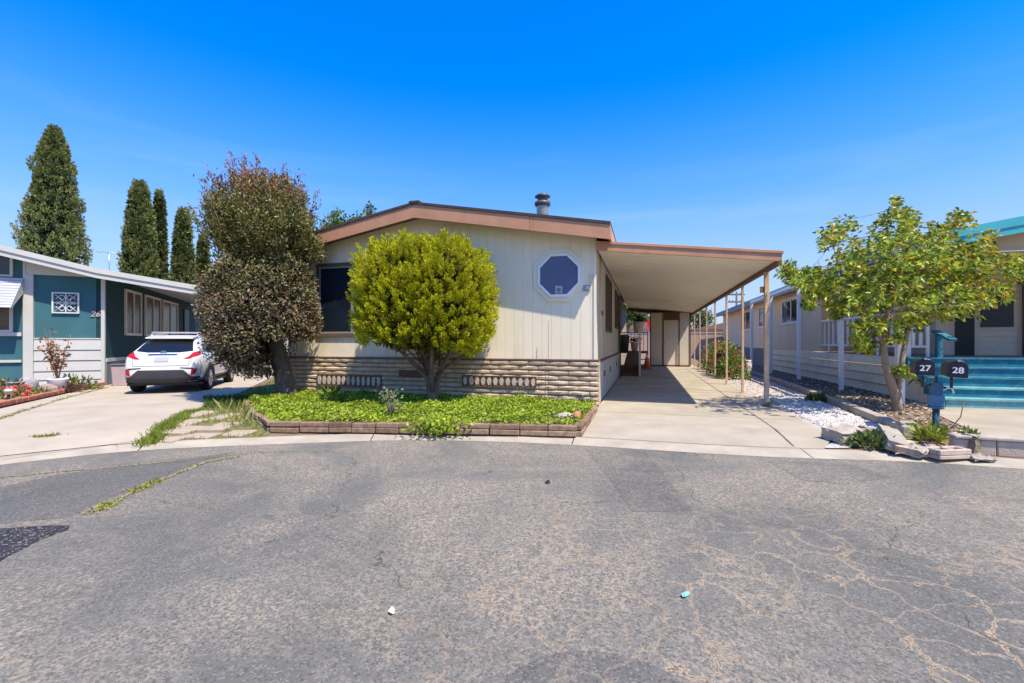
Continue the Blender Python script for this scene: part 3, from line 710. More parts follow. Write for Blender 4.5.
for (y0, y1, z0, z1, lab) in ((10.48,13.1,2.02,3.1,0),(15.57,17.3,2.0,3.1,0),(19.3,21.8,1.95,3.1,0)):
    mb = MB(); t = .09
    mb.box(6.555,6.598,y0,y1,z0,z0+t); mb.box(6.555,6.598,y0,y1,z1-t,z1); mb.box(6.555,6.598,y0,y0+t,z0+t,z1-t); mb.box(6.555,6.598,y1-t,y1,z0+t,z1-t); mb.box(6.56,6.597,(y0+y1)/2-.04,(y0+y1)/2+.04,z0+t,z1-t)
    w = mb.build('side_window', white, rh)
    mb = MB(); mb.box(6.575,6.597,y0+t,(y0+y1)/2-.042,z0+t,z1-t); mb.box(6.575,6.597,(y0+y1)/2+.042,y1-t,z0+t,z1-t); mb.build('pane', glass, w)
# roof
R0, R1, RC, RS, YF = 6.15, 14.0, 10.1, .17, 2.45
rz = lambda u: 3.40 + RS*(min(u, 2*RC-u)-R0)
mb = MB()
for a, b in ((R0,RC),(RC,R1)):
    mb.add([(a,YF,rz(a)),(b,YF,rz(b)),(b,29.4,rz(b)),(a,29.4,rz(a)),(a,YF,rz(a)+.06),(b,YF,rz(b)+.06),(b,29.4,rz(b)+.06),(a,29.4,rz(a)+.06)], [(0,1,2,3),(7,6,5,4),(0,4,5,1),(1,5,6,2),(2,6,7,3),(3,7,4,0)])
mb.build('roof', slate_blue, rh)
mb = MB()
for a, b in ((R0,RC),(RC,R1)): mb.prism([(a,rz(a)-.10),(b,rz(b)-.10),(b,rz(b)+.075),(a,rz(a)+.075)], 'y', YF-.05, YF-.004); mb.prism([(a,rz(a)-.25),(b,rz(b)-.25),(b,rz(b)-.105),(a,rz(a)-.105)], 'y', YF-.03, YF-.004)
mb.build('front_fascia', teal_fascia, rh)
mb = MB(); mb.box(R0-.045,R0-.003,YF,29.4,rz(R0)-.22,rz(R0)+.065); mb.build('eave_fascia', slate_blue, rh)
mb = MB(); mb.box(R0,6.62,8.5,29,3.262,3.285); mb.box(R0,13.6,YF,8.49,3.12,3.14); mb.build('soffit', mat('porch ceiling', (.52,.42,.32), .7, .06, 2), rh)
mb = MB(); mb.prism([(8.0,3.14),(13.6,3.14),(13.6,rz(13.6)-.01),(RC,rz(RC)-.01),(8.0,rz(8)-.01)], 'y', 2.9, 2.96); mb.build('gable_panel', house_tan, rh)
for (u, v) in ((5.88,1.95),(5.86,4.8),(5.85,8.25),(5.85,11.8),(5.85,15.4)):
    w_ = .065 if v < 3 else .05
    mb = MB(); mb.box(u-w_,u+w_,v-w_,v+w_,.0,3.17 if v > 3 else 3.3); mb.build('awning_post', white, rh, .006)
mb = MB(); mb.box(5.80,5.90,1.9,15.5,3.17,3.28); mb.build('awning_beam', white, rh)
mb = MB(); mb.box(8.40,8.78,4.955,4.985,.95,2.95); d = mb.build('front_door', mat('very dark door', (.02,.018,.016), .5, .2, 3), rh)
mb = MB(); mb.box(8.92,9.55,4.95,4.986,1.66,2.6); mb.build('porch_window', mat('dark porch screen', (.03,.03,.03), .4, .2, 4), rh)
mb = MB(); mb.tube([(9.72,4.9,.95),(9.72,4.9,3.1)], .04, 8); mb.build('downspout', mat('brown downspout', (.15,.11,.09), .6, .1, 4), rh)
# porch deck, steps and railings
pd = thing('porch_deck', (A[0], A[1], 0), -TH, 'raised porch deck behind the teal steps of the tan home', 'porch')
mb = MB(); mb.box(6.63,7.98,3.3,8.54,.90,.948); mb.box(7.99,13.5,3.3,4.96,.90,.948); mb.build('deck_board', mat('grey brown deck', (.22,.17,.13), .8, .2, 4), pd)
mb = MB(); mb.box(6.66,13.5,3.31,3.36,.0,.895); mb.build('deck_skirt', skirt_cream, pd)
stp = thing('porch_steps', (A[0], A[1], 0), -TH, 'wide teal painted wooden steps, the lowest tread worn pale', 'steps')
for k in range(5):
    y = 1.74+.31*k; z = .19*(k+1)
    m_ = step_pale if k == 0 else step_teal
    mb = MB(); mb.box(6.50,10.4,y-.03,y+.33,z-.035,z); mb.build('tread', step_pale if k < 2 else step_teal, stp)
    mb = MB(); mb.box(6.54,10.38,y,y+.03,z-.19+(.014 if k == 0 else .0),z-.037); mb.build('riser', m_, stp)
    mb = MB(); mb.box(6.46,6.50,y-.06,y+.27,z-.17,z+.0); mb.build('stringer_block', step_teal, stp)
mb = MB(); mb.prism([(1.80,.0),(3.3,.0),(3.3,.91)]+[p for k in range(4,-1,-1) for p in ((1.80+.31*k, .19*(k+1)-.04),(1.80+.31*k, .19*k-.04 if k else .0))][:-1], 'x', 6.505, 6.535); mb.build('side_panel', skirt_cream, stp)
mb = MB(); mb.box(7.02,7.12,2.96,3.06,.95,1.46); mb.build('newel_post', step_teal, stp)
mb = MB(); mb.bar((7.07,3.16,1.53),(7.07,2.52,1.33),.14,.05); mb.build('handrail', step_teal, stp)
for (y, z, lean) in ((3.2,.95,0),(2.75,.80,0),(2.2,.45,0)):
    mb = MB(); mb.box(9.86,9.98 if y > 3 else 9.93,y-.06,y+.06 if y > 3 else y,z-.02,z+.95+.1); mb.build('rail_post', white, stp)
mb = MB(); mb.bar((9.9,3.5,2.05),(9.9,1.6,1.25),.07,.12); mb.build('handrail', mat('dark grey rail', (.07,.07,.08), .5, .1, 4), stp)
mb = MB(); mb.bar((9.9,3.2,1.30),(9.9,2.2,.85),.04,.05); mb.build('lower_rail', white, stp)
prl = thing('porch_railing', (A[0], A[1], 0), -TH, 'white baluster railing along the porch of the tan home', 'railing')
mb = MB(); mb.box(6.60,6.66,3.36,8.58,1.95,2.02); mb.box(6.66,7.0,3.30,3.36,1.95,2.02); mb.build('top_rail', white, prl)
mb = MB(); mb.box(6.605,6.655,3.36,8.58,1.16,1.21); mb.box(6.66,7.0,3.305,3.355,1.16,1.21); mb.build('bottom_rail', white, prl)
k = 0
for y in np.arange(3.62, 8.6, .36):
    mb = MB(); lowz = .955 if k % 3 == 0 else 1.212
    mb.box(6.61,6.65,y-.035,y+.035,lowz,1.948); mb.build('baluster', white, prl); k += 1
for x in (6.72,6.86,6.99): mb = MB(); mb.box(x,x+.06,3.31,3.35,.95 if x > 6.9 else 1.212,1.948); mb.build('baluster', white, prl)
mb = MB(); mb.box(6.56,6.68,3.26,3.355,.95,3.12); mb.build('corner_post', white, prl)
# curb between the gravel and the bed
cb = thing('concrete_curb', (0, 0, 0), 0, 'long low concrete curb between the white gravel and the mulch bed', 'curb')
mb = MB(); cl = [Wp(4.40,-1.62), Wp(4.43,-1.0), Wp(4.52,0), Wp(4.62,1.4), Wp(4.70,3), Wp(4.86,6.9), Wp(4.9,15.5)]
for p, q in zip(cl[:-1], cl[1:]):
    d = Vector((q[0]-p[0], q[1]-p[1])).normalized()*.006
    mb.bar((p[0]+d.x,p[1]+d.y,.04),(q[0]-d.x,q[1]-d.y,.04),.17,.18)
mb.build('curb_stone', curb_con, cb, .025, 2)
lw = thing('block_wall', (0, 0, 0), 0, 'low pale block wall with a flat cap at the edge of the right-hand path', 'wall')
wl = [(5.42,5.62),(6.25,5.30),(7.1,5.0),(8.6,4.45),(12.5,3.0)]
mb = MB(); mc = MB()
for p, q in zip(wl[:-1], wl[1:]):
    v = Vector((q[0]-p[0], q[1]-p[1])); Ln = v.length; v.normalize(); t = 0
    while t < Ln-.02:
        e = min(t+.40, Ln)
        a = (p[0]+v.x*(t+.004), p[1]+v.y*(t+.004)); b = (p[0]+v.x*(e-.004), p[1]+v.y*(e-.004))
        mb.bar((*a,.025),(*b,.025),.14,.19); t = e
    mc.bar((*p,.141),(*q,.141),.19,.04)
mb.build('wall_block', mat('pinkish block', (.44,.36,.29), .9, .15, 5, .006, 50, stain=(.33,.27,.22), sscale=5, samt=.5), lw, .012)
mc.build('wall_cap', curb_con, lw, .01)

# ------------------------------------------------------------------ left-hand home
TL = math.radians(24.0)
lh = thing('manufactured_home', (-12.0, 13.4, 0), TL, 'teal and pale grey home with a wide low awning over the white car', 'house')
lz = lambda x: 3.36 - .245*x if x < 0 else 3.36 - .155*x      # top of the roof's front edge
mb = MB(); mb.prism([(-7,0.02),(-.04,0.02),(-.04,lz(0)-.12),(-4,lz(-4)-.12),(-7,lz(-4)-.72)], 'y', .03, .2); mb.box(-7,-6.9,.2,13,0,3.4); mb.box(-7,-.04,12.9,13,0,3.3)
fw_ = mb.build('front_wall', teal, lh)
mb = MB(); mb.box(-.2,.0,.03,13,.02,3.30); mb.build('side_wall', teal_shaded, lh)
mb = MB(); mb.box(-.002,.035,.06,13,.02,.70); mb.build('side_skirt', mat('grey green skirt', (.19,.21,.20), .8, .12, 2), lh)
mb = MB(); mb.box(-.002,.05,.06,13,.702,.80); mb.build('side_trim', lgrey, lh)
# grey lap panels under the teal panel
mb = MB(); z = .0; tops = [.21,.46,.76,1.06,1.36]
for zt_ in tops:
    mb.add([(-1.545,-.03,z),(-.04,-.03,z),(-.04,-.006,zt_-.012),(-1.545,-.006,zt_-.012),(-1.545,.029,z),(-.04,.029,z),(-.04,.029,zt_-.012),(-1.545,.029,zt_-.012)], [(0,1,2,3),(0,4,5,1),(3,2,6,7),(0,3,7,4),(1,5,6,2)]); z = zt_
mb.build('lap_panel', lgrey, lh)
mb = MB(); mb.prism([(-1.70,3.18),(.0,3.18),(.0,lz(0)-.06),(-1.70,lz(-1.7)-.06)], 'y', -.035, .026); mb.build('frieze_board', lgrey, lh)
mb = MB(); mb.box(-.065,.02,-.05,.028,.0,3.178); mb.box(-1.76,-1.55,-.045,.028,.0,3.175); mb.box(-1.76,-1.705,-.045,.028,3.176,lz(-1.75)-.08)
mb.box(-7,-1.802,-.03,.028,1.45,1.55); mb.box(-7,-1.802,-.03,.028,.72,.79); mb.box(-1.548,-.066,-.02,.028,1.362,1.40)
mb.build('trim_board', lgrey, lh)
for x1 in (-1.98, -4.2):
    x0 = x1-1.75
    mb = MB(); t = .07
    mb.box(x0,x1,-.02,.028,1.552,1.62); mb.box(x0,x1,-.02,.028,2.95,3.02); mb.box(x0,x0+t,-.02,.028,1.62,2.95); mb.box(x1-t,x1,-.02,.028,1.62,2.95)
    w = mb.build('front_window', lgrey, lh)
    MB().box(x0+t,x1-t,.0,.025,1.62,2.95).build('pane', mat('brown curtain glass', (.10,.075,.055), .15, .3, 2), w)
    zt_ = min(lz(x0), 4.2)
    mb = MB(); mb.box(x0,x1,-.02,.028,3.09,3.14); mb.box(x0,x1,-.02,.028,3.72,3.77); mb.box(x1-.06,x1,-.02,.028,3.14,3.72); mb.box(x0,x0+.06,-.02,.028,3.14,3.72)
    w = mb.build('clerestory_window', lgrey, lh)
    MB().box(x0+.06,x1-.06,.0,.025,3.14,3.72).build('pane', glass, w)
    # aluminium louvred awning
    mb = MB()
    n = 11
    for k in range(n):
        s0, s1 = k/n, (k+1)/n
        P0 = (-.055-.60*s0, 3.06-.86*s0); P1 = (-.055-.60*s1, 3.06-.86*s1)
        mb.prism([P0,(P0[0]-.035,P0[1]-.01),(P1[0]-.012,P1[1]+.008),P1], 'x', x0-.12, x1+.25)
    aw = mb.build('window_awning', mat('aluminium awning', (.46,.475,.47), .4, .06, 3, metal=.2), lh)
    mb = MB()
    for x in (x0-.11, x1+.24): mb.prism([(-.056,3.02),(-.61,2.20),(-.056,2.65)], 'x', x-.006, x+.006)
    mb.build('awning_side', lgrey, aw)
# ornamental screen
oc = (-.865, 2.405)
mb = MB(); s_ = .30; t = .035
mb.box(oc[0]-s_,oc[0]+s_,-.03,.024,oc[1]-s_,oc[1]-s_+t); mb.box(oc[0]-s_,oc[0]+s_,-.03,.024,oc[1]+s_-t,oc[1]+s_); mb.box(oc[0]-s_,oc[0]-s_+t,-.03,.024,oc[1]-s_+t,oc[1]+s_-t); mb.box(oc[0]+s_-t,oc[0]+s_,-.03,.024,oc[1]-s_+t,oc[1]+s_-t)
scr = mb.build('decorative_screen', mat('pale metal scrollwork', (.56,.58,.58), .5, .1, 6), lh)
mb = MB()
mb.box(oc[0]-s_+t,oc[0]+s_-t,-.012,.008,oc[1]-.011,oc[1]+.011); mb.box(oc[0]-.011,oc[0]+.011,-.012,.008,oc[1]-s_+t,oc[1]+s_-t)
for sx_ in (-1, 1):
    for sz_ in (-1, 1):
        mb.tube([(oc[0]+sx_*d_, -.004, oc[1]+sz_*d_) for d_ in (.02,.24)], .011, 5)
        for (r, a, b) in ((.075,.155,.085),(.075,.085,.155)):
            mb.tube([(oc[0]+sx_*(a+r*math.cos(q)*.85), -.004, oc[1]+sz_*(b+r*math.sin(q)*.85)) for q in np.linspace(.3, 5.6, 12)], .010, 5)
mb.build('scrollwork', mat('pale metal scrollwork', ()), scr)
mb = MB(); mb.lathe([(.05,-.02),(.05,.0)][::-1], 0, 0, 10); rs = mb.build('rosette', mat('pink rosette', (.55,.33,.27), .6, .1, 9), scr); rs.rotation_euler = (PI/2,0,0); rs.location = (oc[0],-.01,oc[1])
text_mesh('house_number', '26', .23, mat('brass grey number', (.36,.33,.29), .4, .1, 5), lh, (-.215,.012,2.10), (PI/2,0,0), .012, 1.0, .25)
# windows of the shaded side wall
for k, (y0, y1) in enumerate(((1.55,3.1),(3.5,5.4),(5.7,8.0))):
    mb = MB(); t = .08; z0, z1 = 1.50, 3.02
    mb.box(.002,.06,y0,y1,z0,z0+t); mb.box(.002,.06,y0,y1,z1-t,z1); mb.box(.002,.06,y0,y0+t,z0+t,z1-t); mb.box(.002,.06,y1-t,y1,z0+t,z1-t); mb.box(.002,.06,(y0+y1)/2-.03,(y0+y1)/2+.03,z0+t,z1-t)
    w = mb.build('side_window', mat('cream window frame', (.60,.55,.47), .5, .06, 4), lh)
    MB().box(.003,.03,y0+t,(y0+y1)/2-.032,z0+t,z1-t).add(*(lambda m_: (m_.v, m_.f))(MB().box(.003,.03,(y0+y1)/2+.032,y1-t,z0+t,z1-t))).build('pane', mat('brown window glass', (.07,.05,.035), .25, .4, .8, spec=.12), w)
mb = MB(); mb.box(.002,.05,9.2,10.1,.75,2.85); mb.build('side_door', mat('dark teal door', (.01,.04,.05), .5, .1, 3), lh)
# roof with the carport awning
mb = MB(); yb = 12.0
XL = [-7.6,-4.0,0,2.62]; ZL = [lz(-4)-.9, lz(-4), lz(0), lz(2.62)]
for i in range(3):
    y1 = 13.4 if i < 2 else 11.0
    mb.add([(XL[i],-.50,ZL[i]-.04),(XL[i+1],-.50,ZL[i+1]-.04),(XL[i+1],y1,ZL[i+1]-.04),(XL[i],y1,ZL[i]-.04),(XL[i],-.50,ZL[i]),(XL[i+1],-.50,ZL[i+1]),(XL[i+1],y1,ZL[i+1]),(XL[i],y1,ZL[i])], [(0,1,2,3),(7,6,5,4),(0,4,5,1),(1,5,6,2),(2,6,7,3),(3,7,4,0)])
mb.build('roof', mat('pale roof coating', (.52,.54,.56), .5, .06, 1), lh)
mb = MB()
for i in range(3):
    a, b, za, zb_ = XL[i], XL[i+1], ZL[i], ZL[i+1]
    mb.prism([(a,za-.26),(b,zb_-.26),(b,zb_-.125),(a,za-.125)], 'y', -.525, -.50); mb.prism([(a,za-.12),(b,zb_-.12),(b,zb_+.02),(a,za+.02)], 'y', -.56, -.502)
mb.box(2.60,2.65,-.50,11,ZL[3]-.24,ZL[3]-.02)
mb.build('fascia', lgrey, lh)
mb = MB(); y = -.49
while y < 10.9:
    mb.prism([(.06,ZL[2]-.13),(2.6,ZL[3]-.13),(2.6,ZL[3]-.08),(.06,ZL[2]-.08)], 'y', y+.006, y+.394); y += .4
mb.build('awning_ceiling', mat('awning underside', (.42,.43,.44), .5, .05, 2), lh)
mb = MB(); mb.prism([(-7,lz(-4)-.62),(-4,lz(-4)-.10),(0,lz(0)-.10),(0,lz(0)-.05),(-4,lz(-4)-.05),(-7,lz(-4)-.57)], 'y', -.49, .02); mb.build('soffit', lgrey, lh)
for y in (2.8, 6.2, 9.6): MB().box(2.50,2.57,y,y+.07,.0,ZL[3]-.15).build('awning_post', lgrey, lh)
mb = MB(); mb.tube([(-.9,3.2,3.5),(-.9,3.2,4.45)], .02, 6); mb.tube([(-1.25,3.2,4.42),(-.55,3.2,4.42)], .012, 5)
for k in range(5): mb.tube([(-1.2+.15*k,2.95,4.42),(-1.2+.15*k,3.45,4.42)], .008, 4)
mb.build('aerial', metal, lh)

# ------------------------------------------------------------------ side garden of the left home
eb = thing('brick_edging', (0,0,0), 0, 'curved row of red bricks edging the flower bed of the teal home', 'edging')
ep = [G(x,y) for x, y in ((-70,425),(-30,414.5),(0,407.5),(25,402),(50,396.5),(75,391),(103,385.8))]
mb = MB()
for p, q in zip(ep[:-1], ep[1:]):
    v = Vector((q[0]-p[0], q[1]-p[1])); Ln = v.length; v.normalize(); n = max(1, int(Ln/.22))
    for k in range(n):
        a = (p[0]+v.x*(Ln*k/n+.008), p[1]+v.y*(Ln*k/n+.008)); b = (p[0]+v.x*(Ln*(k+1)/n-.008), p[1]+v.y*(Ln*(k+1)/n-.008)); h_ = .05+random.uniform(-.006,.006)
        mb.bar((*a,h_),(*b,h_),.11+random.uniform(-.01,.01),.12)
mb.build('edging_brick', terracotta, eb, .008)
structure(sheet('flower_bed', ep + [(-12.0,13.3),(-19,10.0),(-16,6)], .02, mat('bed soil', (.30,.22,.15), .95, .25, 6, .02, 30), .8))
def put(px, py, z=0): x, y = G(px, py, z); return (x, y, z)
def rock(px, py, r, m, label, seed, name='garden_rock', z=0, dz=-.2):
    x, y, _ = put(px, py, z); o = MB().rock((0,0,r[2]*(1+dz)), r, seed, 3).build(name, m); o.location = (x, y, z); return tag(o, label, 'rock')
rock(28, 392, (.23,.22,.24), rock_m, 'large rounded grey boulder in the flower bed of the teal home', 1)
rock(48.5, 394.6, (.16,.15,.15), mat('reddish rock', (.30,.22,.19), .9, .25, 9, .015, 30), 'reddish rock right in front of the white planter tub', 2)
rock(53.5, 395, (.12,.12,.13), mat('reddish rock', ()), 'small dull red rock at the right foot of the white planter tub', 3)
tb = thing('planter_tub', put(58, 393.2), 0, 'white tub with a tall thin shrub of rusty leaves', 'planter')
mb = MB(); mb.lathe([(.16,0),(.20,.34),(.215,.37),(.19,.38),(.17,.36),(0,.35)], 0, 0, 16); mb.build('tub', mat('chalky tub', (.68,.66,.62), .7, .08, 5), tb)
mb = MB(); stems = []
for k in range(9):
    a = random.uniform(0, 2*PI); s = random.uniform(.1,.36); h_ = random.uniform(1.0,1.62)
    pts = [(0,0,.27),(s*.3*math.cos(a),s*.3*math.sin(a),.4+.35*(h_-.4)),(s*math.cos(a),s*math.sin(a),h_)]; mb.tube(pts, [.014,.010,.004], 5); stems.append(pts)
mb.build('stem', bark, tb)
Pn = []
for pts in stems:
    for _ in range(24):
        t = random.uniform(.30,1); p = Vector(pts[1]).lerp(Vector(pts[2]), max(0,(t-.35)/.65)) if t > .35 else Vector(pts[0]).lerp(Vector(pts[1]), t/.35)
        Pn.append(p+Vector((random.gauss(0,.05),random.gauss(0,.05),random.gauss(0,.05))))
Pn = np.array([tuple(p) for p in Pn])
raw_mesh('foliage', *leaves(Pn, rnd_dir(len(Pn))+np.array([0,0,-.2]), .11, .06), island_mat('rusty leaves', [(.30,.11,.04),(.42,.20,.10),(.16,.10,.05),(.45,.30,.20)], .6, .25, 3, .2), tb)
def small_plant(px, py, r, h, n, cols, label, cat='plant', L_=.12, flowers=None, group=None, z=0, name='garden_plant'):
    x, y, z = put(px, py, z); t = thing(name, (x, y, z), 0, label, cat, group)
    D = rnd_dir(n); D[:,2] = np.abs(D[:,2]); P = D*np.array([r,r,h])*RNG.uniform(.3,1,(n,1))
    key = 'leaf '+str(cols)
    m = MATS.get(key) or island_mat(key, cols, .5, .25, 4, .25)
    raw_mesh('foliage', *leaves(P, D+rnd_dir(n)*.5+np.array([0,0,.2]), L_, L_*.4), m, t)
    mb = MB()
    for k in range(5): a = k*1.3; mb.tube([(0,0,-.01),(r*.5*math.cos(a),r*.5*math.sin(a),h*.6)], [.008,.004], 4)
    mb.build('stem', bark, t)
    if flowers:
        col, fn, fs = flowers; fk = 'petal '+str(col)
        fm = MATS.get(fk) or island_mat(fk, [col, tuple(min(.9,c*1.35) for c in col)], .5, .2, 3, .1)
        D2 = rnd_dir(fn); D2[:,2] = np.abs(D2[:,2])*.8+.2; C = D2*np.array([r,r,h])*1.03
        Pq = np.repeat(C, 7, 0); Dq = rnd_dir(fn*7)+np.repeat(D2, 7, 0)*.7
        raw_mesh('flower', *leaves(Pq, Dq, fs, fs*.8), fm, t)
    return t
g1 = [(.10,.16,.03),(.20,.24,.05),(.06,.11,.03)]; g2 = [(.28,.30,.07),(.14,.20,.04)]; g3 = [(.08,.06,.04),(.16,.08,.06)]
small_plant(10, 396, .34, .42, 150, [(.30,.22,.05),(.12,.14,.03),(.35,.16,.04)], 'orange and olive succulent clump at the far left of the flower bed', L_=.13)
small_plant(20, 397, .26, .22, 90, g1, 'low clump with coral red blooms in front of the grey boulder', L_=.1, flowers=((.55,.12,.10),14,.09))
small_plant(3, 400, .24, .24, 90, g1, 'low plant with pink blooms by the bricks at the left edge of the photo', L_=.1, flowers=((.55,.16,.16),12,.09))
small_plant(40, 396.5, .18, .2, 70, g2, 'small yellow green tuft between the boulder and the reddish rock', L_=.1)
small_plant(70, 391.5, .20, .42, 130, g2, 'yellow green leafy plant right beside the white tub', L_=.13)
small_plant(73, 392.5, .24, .24, 120, g3, 'dark maroon low plant in front of the yellow green one', L_=.12)
small_plant(84, 390, .28, .34, 130, g2+g3, 'mixed green succulents along the pale grey lap panels', L_=.12)
small_plant(94, 388.3, .16, .14, 60, [(.30,.14,.10),(.16,.18,.05)], 'little pinkish ground plant near the corner of the teal home', L_=.09)
bb = thing('bird_bath', put(13, 396), 0, 'small pale stone bird bath in the flower bed', 'bird bath')
mb = MB(); mb.lathe([(.08,0),(.04,.06),(.035,.24),(.06,.27),(.11,.31),(.12,.33),(.10,.315),(0,.30)], 0, 0, 16); mb.build('basin', rock_m, bb)
sl_ = thing('garden_light', put(8.5, 404), 0, 'short black garden light stake beside the red bricks', 'garden light')
mb = MB(); mb.tube([(0,0,0),(0,0,.20)], .022, 8); mb.build('stake', black_m, sl_)
mb = MB(); mb.lathe([(.03,.20),(.06,.21),(.065,.26),(.08,.27),(.05,.31),(0,.32)], 0, 0, 12); mb.build('lamp_head', lgrey, sl_)
gb = thing('rubbish_bin', put(124, 385.5), TL, 'pinkish grey bin against the teal side wall behind the car', 'bin')
mb = MB(); mb.prism([(-.20,0),(.20,0),(.25,.60),(-.25,.60)], 'y', -.22, .22); mb.build('bin_body', mat('pinkish plastic', (.36,.27,.27), .6, .08, 4), gb, .02)
mb = MB(); mb.box(-.27,.27,-.25,.25,.602,.64); mb.build('lid', grey_pl, gb, .015)

# ------------------------------------------------------------------ white car
car = thing('parked_car', (-8.92, 11.98, .010), math.radians(20), 'white compact crossover with red tail lamps parked under the left awning', 'car')
STN = [(.00,.40,.60,.64,.66,.56),(.05,.31,.80,.84,.77,.63),(.15,.27,.95,1.00,.835,.66),(.30,.26,1.00,1.10,.875,.65),(.55,.25,1.02,1.28,.90,.60),(.85,.25,1.00,1.43,.91,.57),(1.15,.25,.98,1.50,.905,.57),
       (1.7,.24,.95,1.535,.89,.58),(2.3,.24,.93,1.52,.885,.58),(2.8,.24,.92,1.36,.885,.57),(3.25,.24,.93,1.10,.895,.62),(3.6,.24,.90,.99,.895,.66),(4.0,.25,.82,.88,.87,.66),(4.25,.28,.70,.74,.80,.6),(4.36,.35,.58,.62,.66,.5)]
Y0 = -.93
V = []; nh = 10
for (y, zb_, zs, zr, w, wr) in STN:
    hp = [(0,zb_),(.55*w,zb_),(.90*w,zb_+.02),(.985*w,zb_+.14),(w,zb_+.45*(zs-zb_)),(.975*w,zs-.07),(.92*w,zs),(wr+.28*(.92*w-wr),zs+.70*(zr-zs)),(wr,zr-.045),(.75*wr,zr-.006),(0,zr+.012)]
    full = hp + [(-x, z) for x, z in hp[-2:0:-1]]
    V += [(x, y+Y0, z) for x, z in full]
n = 20; Fc = [(i*n+k, i*n+(k+1) % n, (i+1)*n+(k+1) % n, (i+1)*n+k) for i in range(len(STN)-1) for k in range(n)]
Fc += [tuple(reversed(range(n))), tuple(range((len(STN)-1)*n, len(STN)*n))]
mb = MB(); mb.add(V, Fc, True)
paint = mat('white car paint', (.62,.62,.60), .22, .01, 1, spec=.5, coat=.6)
body = mb.build('body', paint, car); ss = body.modifiers.new('Subsurf', 'SUBSURF'); ss.levels = 2; ss.render_levels = 2
bpy.context.view_layer.update()
bmx = bmesh.new(); bmx.from_object(body, bpy.context.evaluated_depsgraph_get()); bvh = BVHTree.FromBMesh(bmx)
def patch_on(name, poly, m, mode='rear', off=.006, parent=None, side=1, th=.012):
    """thin shell following the bodywork inside a drawn outline"""
    b = bmesh.new(); b.faces.new([b.verts.new((p[0], p[1], 0)) for p in poly]); bmesh.ops.triangulate(b, faces=b.faces[:])
    for ax in (0, 1):
        lo, hi = min(p[ax] for p in poly), max(p[ax] for p in poly); k = int((hi-lo)/.05)
        for i in range(1, k+1):
            pc = [0,0,0]; pc[ax] = lo+(hi-lo)*i/(k+1); no = [0,0,0]; no[ax] = 1
            bmesh.ops.bisect_plane(b, geom=b.verts[:]+b.edges[:]+b.faces[:], plane_co=pc, plane_no=no)
    for v in b.verts:
        if mode == 'rear': o_, d_ = Vector((v.co.x, -5, v.co.y)), Vector((0,1,0))
        else: o_, d_ = Vector((5*side, v.co.x, v.co.y)), Vector((-side,0,0))
        h_ = bvh.ray_cast(o_, d_)
        if h_[0] is None:
            q = bvh.find_nearest(Vector((v.co.x, Y0+.1, v.co.y)) if mode == 'rear' else Vector((.9*side, v.co.x, v.co.y))); h_ = q
        v.co = h_[0] - d_*off*.4 + h_[1]*off*.6
    bmesh.ops.recalc_face_normals(b, faces=b.faces)
    me = bpy.data.meshes.new(name); b.to_mesh(me); b.free(); me.materials.append(m)
    for p in me.polygons: p.use_smooth = True
    o = bpy.data.objects.new(name, me); COL.objects.link(o); o.parent = parent or car
    return o
red_l = mat('red lamp lens', (.40,.010,.018), .2, .1, 20, spec=.4)
g_car = mat('tinted car glass', (.010,.012,.014), .05, .2, 2, spec=.6)
clad = mat('grey black cladding', (.040,.040,.046), .6, .12, 6)
patch_on('rear_window', [(-.64,1.09),(-.35,1.055),(.35,1.055),(.64,1.09),(.52,1.39),(-.52,1.39)], g_car)
for s in (-1, 1):
    pts = [(.47,.885),(.60,.89),(.79,.965),(.845,1.06),(.77,1.10),(.66,1.05),(.60,.965)]
    patch_on('tail_lamp', [(s*x, z) for x, z in pts], red_l, off=.012)
    patch_on('reflector', [(s*x, z) for x, z in [(.66,.455),(.76,.50),(.79,.62),(.68,.62)]], red_l, off=.012)
    patch_on('bumper_slot', [(s*x, z) for x, z in [(.42,.655),(.70,.625),(.80,.625),(.70,.66),(.45,.675)]], clad, off=.008)
patch_on('bumper_cladding', [(-.83,.28),(.83,.28),(.83,.43),(.68,.44),(.50,.61),(-.50,.61),(-.68,.44),(-.83,.43)], clad, off=.014)
patch_on('chrome_strip', [(-.34,.985),(.34,.985),(.31,1.02),(-.31,1.02)], mat('chrome', (.55,.55,.56), .15, .05, 4, metal=1), off=.014)
pl_ = patch_on('number_plate', [(-.16,.82),(.16,.82),(.16,.945),(-.16,.945)], mat('number plate', (.34,.35,.40), .5, .1, 30), off=.016)
gap_m = mat('panel gap', (.03,.03,.03), .8, .1, 5)
for s in (-1, 1): patch_on('panel_gap', [(s*.60,.72),(s*.612,.72),(s*.655,.90),(s*.643,.90)], gap_m, off=.004)
patch_on('panel_gap', [(-.60,.712),(.60,.712),(.60,.722),(-.60,.722)], gap_m, off=.004)
mb = MB(); mb.tube([(.065*math.cos(q), Y0+.20, 1.055+.043*math.sin(q)) for q in np.linspace(0, 2*PI, 17)], .009, 6); mb.tube([(.03*math.cos(q), Y0+.20, 1.062+.034*math.sin(q)) for q in np.linspace(0, 2*PI, 13)], .006, 6); mb.build('emblem', MATS['chrome'], car)
